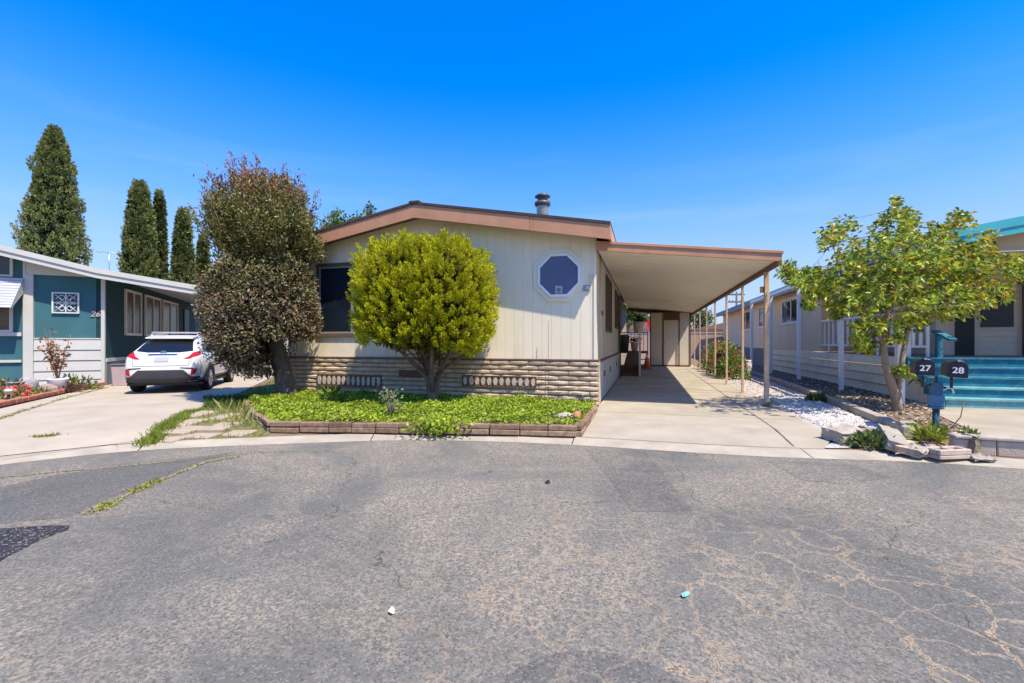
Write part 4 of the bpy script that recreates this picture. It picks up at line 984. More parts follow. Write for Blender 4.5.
for s in (-1, 1):
    patch_on('side_window', [(Y0+.72,1.08),(Y0+1.05,1.30),(Y0+1.25,1.36),(Y0+2.3,1.38),(Y0+2.75,1.22),(Y0+3.0,1.05),(Y0+1.0,1.04)], g_car, 'side', side=s)
    d = patch_on('door', [(Y0+1.45,.42),(Y0+2.45,.40),(Y0+2.55,.60),(Y0+2.45,1.0),(Y0+1.5,1.01),(Y0+1.30,.75)], paint, 'side', .008, side=s)
    patch_on('side_sill', [(Y0+1.25,.25),(Y0+3.2,.25),(Y0+3.2,.36),(Y0+1.25,.38)], clad, 'side', .012, side=s)
    for yw in (0.0, 2.64):
        mb = MB(); mb.lathe([(.21,-.095),(.228,-.113),(.315,-.11),(.337,-.08),(.337,.08),(.315,.11),(.228,.113),(.21,.095)], 0, 0, 32, 'x'); wh = mb.build('wheel', mat('tyre rubber', (.018,.018,.019), .8, .15, 15), car); wh.location = (s*.80, yw, .337)
        mb = MB(); f_ = .112*s
        mb.lathe([(.0,f_*.6),(.22,f_*.6),(.228,f_*.98),(.21,f_*1.02),(.205,f_*.75)], 0, 0, 32, 'x')
        for k in range(10):
            a = 2*PI*k/10; w_ = .16; mb.add([(f_*q, r*math.cos(a+e*w_*(1 if r < .1 else .55)), r*math.sin(a+e*w_*(1 if r < .1 else .55))) for q in (.98,.7) for r in (.03,.212) for e in (-1,1)], [(0,1,3,2),(4,6,7,5),(0,2,6,4),(1,5,7,3),(2,3,7,6),(0,4,5,1)])
        mb.lathe([(.0,f_*1.03),(.045,f_*1.0),(.05,f_*.8)], 0, 0, 14, 'x')
        mb.build('rim', mat('silver rim', (.52,.52,.53), .3, .05, 5, metal=.6), wh)
        mb = MB(); na = 20
        for (ra, rb_, xa_, xb_) in ((.345,.435,.865,.922),):
            o_ = []
            for k in range(na+1):
                a = math.radians(-14+208*k/na); o_.append((math.cos(a), math.sin(a)))
            for k in range(na):
                (c0,s0),(c1,s1) = o_[k], o_[k+1]
                vs = [(s*x, yw+r*c, max(.26,.337+r*q)) for x in (xa_, xb_) for r in (ra, rb_) for c, q in ((c0,s0),(c1,s1))]
                mb.add(vs, [(0,1,3,2),(4,6,7,5),(0,4,5,1),(2,3,7,6)])
        mb.build('wheel_arch', clad, car)
    mb = MB(); mb.tube([(s*.545, Y0+1.0, 1.46),(s*.55, Y0+1.1, 1.545),(s*.555, Y0+2.2, 1.565),(s*.55, Y0+2.35, 1.49)], .018, 8); mb.build('roof_rail', mat('silver rail', (.50,.50,.50), .35, .05, 5, metal=.5), car)
    mb = MB(); mb.rock((s*1.0, Y0+2.75, 1.06), (.10,.07,.075), 5, 2, .1); mb.build('wing_mirror', paint, car)
mb = MB()
for y in (1.25, 2.05): mb.bar((-.60,Y0+y,1.595),(.60,Y0+y,1.595),.07,.03)
mb.build('roof_bar', MATS['silver rail'], car, .008)
mb = MB(); mb.prism([(Y0+.62,1.425),(Y0+.66,1.455),(Y0+1.05,1.515),(Y0+1.1,1.49),(Y0+.85,1.43)], 'x', -.555, .555); sp = mb.build('spoiler', paint, car, .012, 2)
mb = MB(); mb.box(-.5,.5,Y0+.18,Y0+.5,.235,.29); mb.box(-.83,.83,Y0+.3,Y0+3.9,.20,.27); mb.build('undertray', dark_pl, car)
mb = MB(); mb.bar((.0,Y0+.52,1.075),(.24,Y0+.40,1.15),.012,.018); mb.build('rear_wiper', black_m, car)
bmx.free()
car.scale = (.93, .93, .96)

# ------------------------------------------------------------------ trees
def shell(n, a, b, c, p=2.4, rmin=.8, rmax=1.0):
    """points in the outer skin of a superellipsoid, with outward normals"""
    D = rnd_dir(n); r = (np.abs(D[:,0]/a)**p+np.abs(D[:,1]/b)**p+np.abs(D[:,2]/c)**p)**(-1/p)
    Nn = np.stack([np.sign(D[:,i])*np.abs(D[:,i]*r/q)**(p-1)/q for i, q in enumerate((a,b,c))], 1)
    return D*r[:,None]*RNG.uniform(rmin, rmax, (n,1)), nrm(Nn)

# golden round conifer in front of the home
gt = thing('conifer_tree', (*G(432,403,.05), .02), 0, 'round clipped golden green conifer on a twisted trunk in front of the home', 'tree')
gx, gy, _ = gt.location
cxo = (426-512)/F*gy - gx; czo = 2.13
limbs = [[(0,0,-.1),(-.02,0,.22),(-.05,.02,.55),(-.10,.05,1.0),(-.2,.1,1.7)], [(.03,.03,-.1),(.05,.03,.25),(.10,.05,.55),(.30,.05,.95),(.60,.1,1.5)], [(-.03,.0,.2),(-.10,-.03,.52),(-.42,-.1,.90),(-.85,-.1,1.3)],
         [(.02,-.03,.28),(.0,-.08,.62),(.05,-.3,1.1),(.1,-.5,1.6)], [(.03,0,.45),(.22,-.02,.72),(.62,-.1,.98),(.95,-.1,1.3)], [(-.04,.03,.5),(-.22,.15,.9),(-.40,.4,1.5)], [(-.08,-.02,.60),(-.35,-.18,.88),(-.60,-.45,1.15)], [(.10,-.02,.60),(.34,-.25,.90),(.5,-.5,1.2)]]
mb = MB()
for i, l in enumerate(limbs):
    r0 = (.10,.085,.05,.055,.045,.045,.035,.035)[i]; mb.tube(l, [r0*(1-.16*k) for k in range(len(l))], 9)
for _ in range(26):
    a = random.uniform(0, 2*PI); r = random.uniform(.4,1.05); mb.tube([(random.uniform(-.2,.2),random.uniform(-.15,.15),random.uniform(.75,1.1)),(r*.6*math.cos(a),r*.5*math.sin(a),random.uniform(1.0,1.25)),(r*math.cos(a),r*.85*math.sin(a),random.uniform(1.25,1.7))], [.018,.013,.006], 5)
mb.build('trunk', bark, gt)
nT = 2600
C, Nn = shell(nT, 1.44, 1.20, 1.29, 3.0, .95, 1.0)
keep = C[:,2] > -1.02 - .16*C[:,0] + .10*np.sin(C[:,0]*3.1+1)
C, Nn = C[keep], Nn[keep]; nT = len(C)
# the clipped surface breaks into tufts with dark creases between them
K, _ = shell(300, 1.44, 1.20, 1.29, 3.0, 1, 1)
dK = np.sort(np.linalg.norm(C[:,None,:]-K[None], axis=2), axis=1)
crease = np.clip((dK[:,1]-dK[:,0])/.14, 0, 1)
C = C*(.835+.145*crease**.7+RNG.uniform(-.02,.02,nT))[:,None]
ax = nrm(Nn*.9+np.array([0,0,.75])+RNG.normal(size=(nT,3))*.14)
per = 46; sP = RNG.uniform(0, 1, (nT, per)); hl = RNG.uniform(.14, .23, (nT,1))
radv = RNG.normal(size=(nT, per, 3)); radv -= ax[:,None,:]*(radv*ax[:,None,:]).sum(2, keepdims=True); radv /= np.linalg.norm(radv, axis=2, keepdims=True)
rad = (.062*(1-sP)**.7*RNG.uniform(.2,1,(nT,per)))[:,:,None]
Pn = C[:,None,:]-ax[:,None,:]*.10+ax[:,None,:]*(sP*hl)[:,:,None]+radv*rad
Dn = ax[:,None,:]+radv*.55+RNG.normal(size=radv.shape)*.15
Pn = Pn.reshape(-1,3)+np.array([cxo,0,czo]); Dn = Dn.reshape(-1,3)
gold = island_mat('golden sprays', [(.23,.26,.012),(.58,.58,.022),(.43,.46,.018),(.72,.67,.03)], .55, .30, 3.2, .35, .2)
raw_mesh('foliage', *leaves(Pn, Dn, RNG.uniform(.042,.072,len(Pn)), .017), gold, gt)
C, Nn = shell(9000, 1.28, 1.06, 1.13, 2.6, .62, .98); C = C[C[:,2] > -.98]
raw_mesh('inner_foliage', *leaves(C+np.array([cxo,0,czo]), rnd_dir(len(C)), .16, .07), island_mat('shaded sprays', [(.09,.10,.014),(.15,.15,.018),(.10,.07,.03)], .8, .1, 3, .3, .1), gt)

# tall red-leaved shrub tree, clipped below and loose above
pt_ = thing('photinia_tree', (*G(287,397.5,.02), .0), 0, 'tall tree with a clipped brownish ball below and a loose reddish top', 'tree')
px_, py_, _ = pt_.location
yc = -.35; dy = py_+yc
X = lambda px, d=None: (px-512)/F*(dy if d is None else d)-px_
Z = lambda py, d=None: H-(py-341.5)/F*(dy if d is None else d)
mb = MB()
mb.tube([(0,0,-.1),(-.01,0,.15),(-.05,-.05,.55),(-.12,-.12,1.0),(-.25,-.25,1.6),(-.42,-.3,2.4),(-.42,-.3,3.4)], [.27,.23,.20,.175,.15,.11,.05], 12)
for k in range(8):
    a = k*.8; mb.tube([(-.12,-.15,1.0),(-.25+.35*math.cos(a),-.25+.3*math.sin(a),1.7),(-.4+.8*math.cos(a),-.3+.7*math.sin(a),2.5)], [.06,.035,.012], 6)
mb.build('trunk', mat('rough dark bark', (.13,.10,.085), .95, .35, 12, .03, 30, aniso=(1,1,.3)), pt_)
ca = np.array([X(262), yc, (Z(241)+Z(382))/2]); rx = (X(318)-X(207))/2; rz_ = (Z(243)-Z(383))/2
nL = 26000
C, Nn = shell(nL, rx*.98, 1.12, rz_, 2.35, .82, 1.0)
lump = 1+.05*np.sin(C[:,0]*5+.5)*np.sin(C[:,2]*4.6)+.04*np.sin(C[:,2]*9+C[:,1]*6)
C = C*lump[:,None]*.95+RNG.normal(size=C.shape)*.025
# lower right is cut away where the trunk comes out
keep = ~((C[:,2] < -.62) & (C[:,0] > .28+.2*(C[:,2]+1.2)))
C, Nn = C[keep], Nn[keep]
D = nrm(Nn*.55+rnd_dir(len(C))*.9)
plum = island_mat('clipped photinia leaves', [(.085,.10,.042),(.165,.165,.075),(.22,.185,.10),(.25,.12,.07),(.29,.235,.145),(.13,.135,.06)], .5, .12, 2.6, .42, .3)
mixm = RNG.uniform(size=len(C)) < np.clip((C[:,2]-.15)/1.3, 0, .55); mixP, mixD = C[mixm]+ca, D[mixm]; C, D = C[~mixm], D[~mixm]
raw_mesh('clipped_crown', *leaves(C+ca, D, RNG.uniform(.05,.085,len(C)), .034), plum, pt_)
C, _ = shell(5000, rx*.86, .96, rz_*.86, 2.3, .55, 1.0); keep = ~((C[:,2] < -.50) & (C[:,0] > .22)); C = C[keep]
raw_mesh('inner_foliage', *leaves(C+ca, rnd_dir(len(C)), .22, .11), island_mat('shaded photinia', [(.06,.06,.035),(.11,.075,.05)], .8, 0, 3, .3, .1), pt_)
# loose top: upright sprigs
sprP, sprD, redP, redD = [], [], [], []
mb = MB(); base = np.array([X(264), yc, Z(262)])
outl = [(208,215),(212,196),(205,232),(222,180),(232,168),(238,158),(246,172),(256,163),(266,170),(274,180),(284,172),(292,167),(300,184),(306,196),(311,208),(318,222),(322,232),(312,238),(228,190),(250,180),(285,190),(272,196),(298,205),(240,200),(216,224),(222,240),(305,222),(262,178),(280,182),(213,206)]
tips = []
for (tx, ty) in outl:
    for _ in range(5):
        tips.append(np.array([X(min(316,max(214,264+(tx-264)*.88+random.gauss(0,4)))), yc+random.uniform(-.95,.95)*(.35+.65*min(1,(ty-155)/60)), Z(ty+random.uniform(-2,20))]))
for _ in range(90):
    tx = random.uniform(220,310); tips.append(np.array([X(tx), yc+random.uniform(-1.0,1.0), Z(random.uniform(195,245))]))
zt_top = Z(165)
for tp in tips:
    st = base+np.array([(tp[0]-base[0])*.35+random.gauss(0,.12), (tp[1]-base[1])*.3, random.uniform(-.2,.25)])
    md = (st+tp)/2+np.array([(tp[0]-base[0])*.12, (tp[1]-yc)*.1, -.08])
    if random.random() < .55: mb.tube([tuple(st),tuple(md),tuple(tp)], [.022,.012,.004], 5)
    Ln = np.linalg.norm(tp-st); nl = int(62+70*Ln)
    for _ in range(nl):
        t = random.uniform(.18,1)**.8; p = (1-t)**2*st+2*t*(1-t)*md+t*t*tp
        d = nrm((tp-md)[None,:])[0]
        q = p+np.array([random.gauss(0,.085) for _ in range(3)])*(1.25-t*.75)
        dd = d*.8+np.array([random.gauss(0,.6) for _ in range(3)])
        red = random.random() < max(0, min(.9, (q[2]-Z(222))/(zt_top-Z(222))*1.0))*(.35+.65*t)
        (redP if red else sprP).append(q); (redD if red else sprD).append(dd)
mb.build('branch', bark, pt_)
Dd = rnd_dir(9000); Rr = RNG.uniform(.55,1,(9000,1))**.5
Q = Dd*Rr*np.array([(X(312)-X(216))/2, .95, (Z(176)-Z(262))/2])+np.array([X(264), yc, Z(219)])
Q += .10*np.sin(Q[:,[2,0,1]]*7)
Q = Q[(np.sin(Q[:,0]*6+1)*np.sin(Q[:,2]*5.3)*np.cos(Q[:,1]*4) > -.42)]
for q in Q:
    red = random.random() < .55*max(0, min(1, (q[2]-Z(215))/(zt_top-Z(215))))
    (redP if red else sprP).append(q); (redD if red else sprD).append(np.array([random.gauss(0,.7),random.gauss(0,.7),random.gauss(.6,.6)]))
sprP, sprD, redP, redD = map(np.array, (sprP, sprD, redP, redD))
k1, k2 = (sprP[:,0] > X(205)) & (sprP[:,0] < X(322)), (redP[:,0] > X(205)) & (redP[:,0] < X(322))
sprP, sprD, redP, redD = sprP[k1], sprD[k1], redP[k2], redD[k2]
sprP = np.concatenate([sprP, mixP]); sprD = np.concatenate([sprD, mixD])
raw_mesh('loose_crown', *leaves(np.array(sprP), np.array(sprD), RNG.uniform(.06,.11,len(sprP)), .030), island_mat('olive photinia leaves', [(.08,.11,.03),(.18,.19,.048),(.25,.22,.06),(.12,.145,.04),(.29,.19,.07)], .45, .22, 2.4, .4, .3), pt_)
raw_mesh('red_new_growth', *leaves(np.array(redP), np.array(redD), RNG.uniform(.06,.10,len(redP)), .026), island_mat('red new leaves', [(.34,.10,.045),(.42,.16,.07),(.25,.11,.05),(.34,.19,.075)], .45, .25, 2.4, .3, .3), pt_)

# cypresses behind the left-hand home
cyp_m = island_mat('cypress sprays', [(.12,.15,.04),(.225,.25,.075),(.17,.20,.06),(.32,.32,.12)], .7, .12, .9, .35, .15)
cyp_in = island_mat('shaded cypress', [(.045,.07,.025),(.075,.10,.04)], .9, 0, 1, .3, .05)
def cypress(px, ytop, wpx, Yd, label, prof, bumps=()):
    """prof: (height fraction, half width fraction) of the outline"""
    x = (px-512)/F*Yd; ht = (341.5-ytop)/F*Yd+H; half = wpx/2/F*Yd-.16-.006*Yd
    t = thing('cypress_tree', (x, Yd, 0), 0, label, 'tree', 'cypresses behind the teal home')
    mb = MB(); mb.tube([(0,0,-.2),(0,0,ht*.5),(0,0,ht*.9)], [half*.10,half*.06,.02], 8); mb.build('trunk', bark, t)
    hs_, ws_ = zip(*prof)
    nT = int(1500*max(.6, half/1.0)); h = RNG.uniform(.03, .985, nT); w = np.interp(h, hs_, ws_)*half
    th = RNG.uniform(0, 2*PI, nT)
    lump = .96+.09*np.sin(th*3+h*23)*np.sin(h*17+1)+.06*np.sin(h*47+th*2)+RNG.normal(size=nT)*.06
    for (bh, ba, bs, bw) in bumps: lump += bs*np.exp(-((h-bh)/bw)**2)*np.maximum(0, np.cos(th-ba))**2
    r = w*lump
    C = np.stack([r*np.cos(th), r*np.sin(th), h*ht], 1); out = np.stack([np.cos(th), np.sin(th), np.zeros(nT)], 1)
    ax = nrm(out*.55+np.array([0,0,.9])+RNG.normal(size=(nT,3))*.2)
    per = 22; s = Yd/30.0
    sP = RNG.uniform(0, 1, (nT,per)); radv = RNG.normal(size=(nT,per,3)); radv /= np.linalg.norm(radv, axis=2, keepdims=True)
    Pn = C[:,None,:]-ax[:,None,:]*.15+ax[:,None,:]*(sP*.42*s)[:,:,None]+radv*(.14*s*(1-sP))[:,:,None]
    Dn = ax[:,None,:]+radv*.7
    raw_mesh('foliage', *leaves(Pn.reshape(-1,3), Dn.reshape(-1,3), .15*s, .055*s), cyp_m, t)
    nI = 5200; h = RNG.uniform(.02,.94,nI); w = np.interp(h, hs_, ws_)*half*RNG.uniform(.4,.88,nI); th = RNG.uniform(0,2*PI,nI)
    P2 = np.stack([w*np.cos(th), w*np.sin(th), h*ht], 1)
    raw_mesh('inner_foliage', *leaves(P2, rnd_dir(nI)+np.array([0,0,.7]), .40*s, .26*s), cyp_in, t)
pA = [(0,1.05),(.40,1.05),(.5,.97),(.65,.72),(.75,.56),(.84,.48),(.89,.36),(.94,.20),(.97,.10),(1,.01)]
pB = [(0,1.0),(.35,1.05),(.55,.93),(.72,.76),(.86,.52),(.93,.36),(.97,.2),(1,.03)]
pC = [(0,.8),(.4,1.0),(.6,.85),(.8,.5),(.92,.24),(1,.03)]
cypress(54, 124, 62, 24, 'tallest and widest cypress with a lumpy left side, above the teal home', pA, ((.82,PI,.55,.035),(.62,PI,.22,.05),(.44,PI,.26,.03),(.70,0,.15,.05)))
cypress(139.5, 181, 38, 30, 'second cypress from the left, broad with a rounded tip', pB)
cypress(159.5, 190, 20, 31.5, 'slender pointed cypress close beside the broad round tipped one', pC)
cypress(183, 209, 27, 35, 'medium cypress standing alone nearer the reddish tree', pB)
cypress(203, 237, 18, 40, 'smallest cypress, half hidden by the reddish tree', pC)

# loose leafy tree whose top shows over the roof, left of the ridge
def leafy(name, x, y, trunk_h, blobs, label, cols, leaf, n, group=None, rough=.5):
    t = thing(name, (x, y, 0), 0, label, 'tree', group)
    mb = MB(); mb.tube([(0,0,-.2),(.05,0,trunk_h*.6),(0,0,trunk_h)], [.22,.17,.10], 8)
    for b in blobs: mb.tube([(0,0,trunk_h*.8),(b[0]*.5,b[1]*.5,(trunk_h+b[2])/2),(b[0],b[1],b[2])], [.07,.04,.012], 6)
    mb.build('trunk', bark, t)
    P = []
    for (bx, by, bz, br) in blobs:
        k = int(n*br*br/sum(q[3]**2 for q in blobs)); D = rnd_dir(k); P.append(D*(br*RNG.uniform(.35,1.05,(k,1)))+np.array([bx,by,bz]))
    P = np.concatenate(P); key = 'leaf '+str(cols)
    m = MATS.get(key) or island_mat(key, cols, rough, .25, .8, .35)
    raw_mesh('crown', *leaves(P, rnd_dir(len(P))+np.array([0,0,.2]), leaf, leaf*.45), m, t); return t
Yt = 27.0
bl = [((px-344)/F*Yt, random.uniform(-.8,.8), H+(341.5-py)/F*Yt, r) for px, py, r in ((331,228,.75),(342,222,.55),(334,219,.35),(356,221,.5),(366,217,.55),(373,212,.3),(350,232,.9),(375,226,.7),(338,240,1.0),(362,236,1.0))]
leafy('leafy_tree', (344-512)/F*Yt, Yt, 5.2, bl, 'loose green tree whose top shows above the left slope of the salmon edged roof', [(.05,.10,.02),(.11,.18,.035),(.17,.23,.05)], .24, 2600)
for (px, Yd, ht, w_, lab) in ((700,70,5.6,3.2,'dark green bushy tree beyond the boundary wall, left of the carport posts'),(628,46,6.2,2.2,'pale green airy tree seen past the ramp'),(645,60,6.0,2.6,'second pale green tree seen past the ramp, further right'),(735,75,5,2.6,'small round tree beyond the white shed')):
    x = (px-512)/F*Yd
    bl = [(random.uniform(-w_,w_)*.6, random.uniform(-w_,w_)*.4, ht*random.uniform(.55,.95), w_*random.uniform(.25,.42)) for _ in range(9)]
    leafy('leafy_tree', x, Yd, ht*.5, bl, lab, [(.05,.09,.025),(.10,.15,.04),(.15,.19,.06)], .4, 1500)

# citrus-like tree by the mailboxes
ct = thing('fruit_tree', (*G(897,411.5,.0), -.02), 0, 'airy yellow green tree with a forked pale trunk beside the mailboxes', 'tree')
tx, ty, _ = ct.location
X = lambda px, d=0: (px-512)/F*(ty+d)-tx
Z = lambda py, d=0: H-(py-341.5)/F*(ty+d)
mb = MB()
mb.tube([(.02,0,-.1),(.0,0,.2),(X(893),0,Z(388)),(X(886),.02,Z(362)),(X(884),.02,Z(340)),(X(870),.05,Z(312)),(X(850),.1,Z(285)),(X(842),.1,Z(262)),(X(836),.1,Z(240))], [.10,.085,.075,.06,.052,.042,.03,.02,.008], 10)
mb.tube([(.05,.03,-.1),(.06,.03,.2),(X(900),.03,Z(382)),(X(906),.05,Z(350)),(X(912),.05,Z(322)),(X(925),.1,Z(300)),(X(950),.1,Z(280)),(X(985),.1,Z(266)),(X(1010),.1,Z(260))], [.07,.06,.05,.044,.04,.03,.022,.014,.006], 9)
mb.tube([(X(884),.02,Z(340)),(X(892),.1,Z(312)),(X(898),.2,Z(280)),(X(896),.2,Z(245)),(X(897),.2,Z(205))], [.045,.035,.026,.016,.005], 8)
mb.tube([(X(912),.05,Z(322)),(X(918),.3,Z(290)),(X(938),.4,Z(258)),(X(968),.3,Z(222))], [.035,.028,.018,.006], 7)
mb.tube([(X(884),.02,Z(345)),(X(862),-.3,Z(325)),(X(838),-.5,Z(315))], [.03,.02,.008], 6)
mb.tube([(X(870),.05,Z(312)),(X(835),.0,Z(290)),(X(800),.0,Z(278)),(X(786),0,Z(270))], [.025,.016,.009,.004], 6)
mb.tube([(X(893),0,Z(378)),(X(899),-.1,Z(372)),(X(903),-.15,Z(366))], [.03,.02,.01], 6)
spr = []   # (px, py, radius px, count): leafy clumps
for px, py, r, k in ((838,232,14,16),(826,240,12,10),(848,225,8,7),(895,212,12,12),(897,200,5,5),(880,224,12,12),(908,218,14,18),(906,232,14,18),(955,222,10,9),(968,216,7,6),(945,230,12,12),(930,236,14,16),
                     (795,274,12,16),(787,268,7,12),(806,280,14,18),(815,272,12,14),(820,290,14,18),(812,298,12,10),(830,275,16,22),(850,262,18,28),(868,250,16,24),(888,244,18,30),(910,252,20,34),(932,250,18,28),(955,250,18,26),(975,250,16,22),(985,238,10,9),(990,252,10,10),
                     (845,290,18,30),(865,278,20,36),(888,272,22,40),(912,276,22,40),(938,274,22,38),(962,270,20,34),(985,276,20,30),(1008,268,14,16),(1020,272,12,12),(1015,258,8,7),(1000,290,14,14),
                     (840,308,14,16),(858,304,18,28),(880,300,20,34),(902,300,20,34),(925,300,20,30),(948,298,18,26),(970,296,16,20),(985,300,10,9),
                     (862,326,14,16),(880,322,14,16),(902,320,14,14),(920,316,12,12),(940,313,12,12),(866,345,9,9),(858,338,8,8),(897,336,8,6),(900,368,8,14),(908,370,6,8),(965,308,10,8)):
    for _ in range(int(k*1.45 if k < 20 else k*1.2)):
        d = random.gauss(0,.55)*min(1, r/14)
        spr.append((X(px+random.gauss(0,r*.46), d), d, Z(py+random.gauss(0,r*.40), d)))
spr = np.array(spr); nS = len(spr); per = 12
ax = nrm(spr-np.array([X(900),0,Z(330)])+np.array([0,-.3,.35])+RNG.normal(size=spr.shape)*.35)
radv = RNG.normal(size=(nS,per,3)); radv -= .8*ax[:,None,:]*(radv*ax[:,None,:]).sum(2, keepdims=True); radv /= np.linalg.norm(radv, axis=2, keepdims=True)
Pn = spr[:,None,:]+ax[:,None,:]*RNG.uniform(-.09,.06,(nS,per,1)); Dn = radv*.9+ax[:,None,:]*.45+np.array([0,0,-.12])
Pn, Dn = Pn.reshape(-1,3), Dn.reshape(-1,3)
cols = [(.04,.10,.010),(.14,.25,.018),(.40,.49,.035),(.08,.17,.013),(.60,.61,.05),(.24,.36,.022)]
yel = RNG.uniform(size=nS*per) < np.clip(.10+.17*(np.repeat(spr[:,0], per) > X(930))+.07*(np.repeat(spr[:,2], per) > Z(255)), 0, .36)
raw_mesh('foliage', *leaves(Pn[~yel], Dn[~yel], RNG.uniform(.075,.13,(~yel).sum()), .046, .18), island_mat('citrus leaves', cols, .4, .35, 2.0, .35, .4), ct)
raw_mesh('yellowed_leaves', *leaves(Pn[yel], Dn[yel], RNG.uniform(.08,.13,yel.sum()), .048, .25), island_mat('yellowed citrus leaves', [(.62,.42,.04),(.55,.28,.03),(.50,.46,.06),(.60,.50,.2)], .35, .35, 2, .3, .45), ct)
BR = np.array(mb.v)
for p in spr[::4]:
    dd = np.linalg.norm(BR-p, axis=1)+.25*np.maximum(0, BR[:,2]-p[2]+.1); q = BR[int(dd.argmin())]
    mb.tube([tuple(q), tuple((p+q)/2+np.array([0,0,-.04*np.linalg.norm(p-q)])), tuple(p)], [.007,.005,.002], 4)
mb.build('trunk', bark_pale, ct)

# rose bushes beside the carport
rose_g = [(.09,.17,.03),(.20,.30,.045),(.30,.38,.07)]
def rose(u, v, r, h, n, label, col, fn):
    x, y = Wp(u, v); t = thing('rose_bush', (x, y, 0), 0, label, 'bush', 'rose bushes along the carport')
    D = rnd_dir(n); D[:,2] = np.abs(D[:,2])*1.0; P = D*np.array([r,r*1.3,h])*RNG.uniform(.35,1,(n,1))**.6; P[:,2] = np.maximum(P[:,2], .1)
    m = MATS.get('rose leaves') or island_mat('rose leaves', rose_g, .5, .25, 1.5, .4)
    raw_mesh('foliage', *leaves(P, D+rnd_dir(n)*.8, .11, .06), m, t)
    mb = MB()
    for k in range(7): a = k*.9; mb.tube([(0,0,-.02),(r*.4*math.cos(a),r*.5*math.sin(a),h*.5),(r*.7*math.cos(a),r*.9*math.sin(a),h*.9)], [.015,.01,.005], 5)
    mb.build('stem', bark, t)
    fk = 'rose petal'+str(col); fm = MATS.get(fk) or island_mat(fk, [col, tuple(min(.9,c*1.5) for c in col)], .5, .2, 2, .15)
    D2 = rnd_dir(fn); D2[:,2] = np.abs(D2[:,2])*.9+.1; C = D2*np.array([r,r*1.3,h])*RNG.uniform(.85,1.02,(fn,1))
    for c in range(fn): raw_mesh('rose_bloom', *leaves(np.repeat(C[c:c+1], 12, 0)+RNG.normal(size=(12,3))*.012, rnd_dir(12)+D2[c]*.4, .06, .06), fm, t)
rose(3.78,8.0,.50,1.05,900,'nearest rose bush with crimson blooms beside the gravel strip',(.45,.05,.07),16)
rose(3.85,9.8,.60,1.4,1000,'tall rose bush with coral pink blooms next to the dark tub',(.58,.14,.11),24)
rose(3.9,11.6,.62,1.35,900,'third rose bush from the street, pink blooms behind the dark tub',(.58,.14,.14),22)
rose(3.85,13.4,.60,1.25,800,'farthest rose bush with red blooms by the shed corner',(.45,.03,.03),16)
db = thing('dark_tub', (*Wp(3.62,8.9), 0), -TH, 'black plastic tub standing among the rose bushes', 'tub')
mb = MB(); mb.lathe([(.24,0),(.30,.82),(.33,.84),(.33,.88),(.28,.88),(.27,.80),(0,.78)], 0, 0, 18); mb.build('tub', dark_pl, db)
wp = thing('garden_urn', (*Wp(4.2,8.1), 0), 0, 'pale urn half hidden at the foot of the crimson rose bush', 'urn')
mb = MB(); mb.lathe([(.12,0),(.08,.1),(.16,.25),(.19,.5),(.16,.62),(.18,.66),(.13,.64),(0,.6)], 0, 0, 16); mb.build('urn', rock_w, wp)

# ------------------------------------------------------------------ planter in front of the home
pb = thing('planter_border', (0,0,0), 0, 'low brownish block border round the green planting bed', 'border')
path = [G(249,405), G(251,412), G(257,419,-.02), G(272,432,-.05), G(330,432.6,-.055), G(400,433.3,-.055), G(460,434,-.055), G(520,435,-.055), G(577,437,-.055), G(586,424,-.02), G(594,411)]
mb = MB(); rr = random.Random(5)
for p, q in zip(path[:-1], path[1:]):
    v = Vector((q[0]-p[0], q[1]-p[1])); Ln = v.length; v.normalize(); k = max(1, round(Ln/.40))
    for i in range(k):
        for (zc_, hh, ww) in ((-.01,.075,.15),(.068,.07,.13)):
            sft = .0 if zc_ < 0 else .0
            a = (p[0]+v.x*(Ln*i/k+.006), p[1]+v.y*(Ln*i/k+.006)); b = (p[0]+v.x*(Ln*(i+1)/k-.006), p[1]+v.y*(Ln*(i+1)/k-.006))
            e = rr.uniform(-.008,.008); z = zc_+rr.uniform(-.006,.006)
            mb.bar((a[0]+e,a[1]+e,z),(b[0]+e,b[1]+rr.uniform(-.008,.008),z+rr.uniform(-.006,.006)),ww,hh)
mb.build('border_block', island_mat('weathered border block', [(.17,.11,.07),(.27,.18,.12),(.22,.15,.10),(.32,.22,.15),(.15,.10,.07)], .95, 0, 14, .35, .1), pb, .012, 2)
bedpoly = [(x, y+.02) for x, y in path[3:9]] + path[9:] + [Wp(-.05,-.06), Wp(-7.7,-.06)] + path[:3]
structure(sheet('planting_bed', bedpoly, .075, soil, .5))
def inside(pts, poly):
    x, y = pts[:,0], pts[:,1]; r = np.zeros(len(pts), bool); j = len(poly)-1
    for i in range(len(poly)):
        xi, yi = poly[i]; xj, yj = poly[j]
        c = ((yi > y) != (yj > y)) & (x < (xj-xi)*(y-yi)/(yj-yi+1e-12)+xi); r ^= c; j = i
    return r
def scatter(poly, n):
    P = np.array(poly); lo, hi = P.min(0), P.max(0); out = np.zeros((0,2))
    while len(out) < n:
        q = RNG.uniform(lo, hi, (n, 2)); out = np.concatenate([out, q[inside(q, poly)]])
    return out[:n]
S = scatter(bedpoly, 36000)
hh = .02+.06*(np.sin(S[:,0]*2.3+1)*np.sin(S[:,1]*2.9)+1)*.5+.05*np.sin(S[:,0]*7.1)*np.sin(S[:,1]*6.3+S[:,0]*2)
dens = np.sin(S[:,0]*5.2+.7)*np.sin(S[:,1]*4.4)+RNG.normal(size=len(S))*.4
bare = (S[:,0] > .35) & (S[:,1] < 7.3) & (RNG.uniform(size=len(S)) < .55)
S, hh = S[(dens > -1.0) & ~bare], hh[(dens > -1.0) & ~bare]
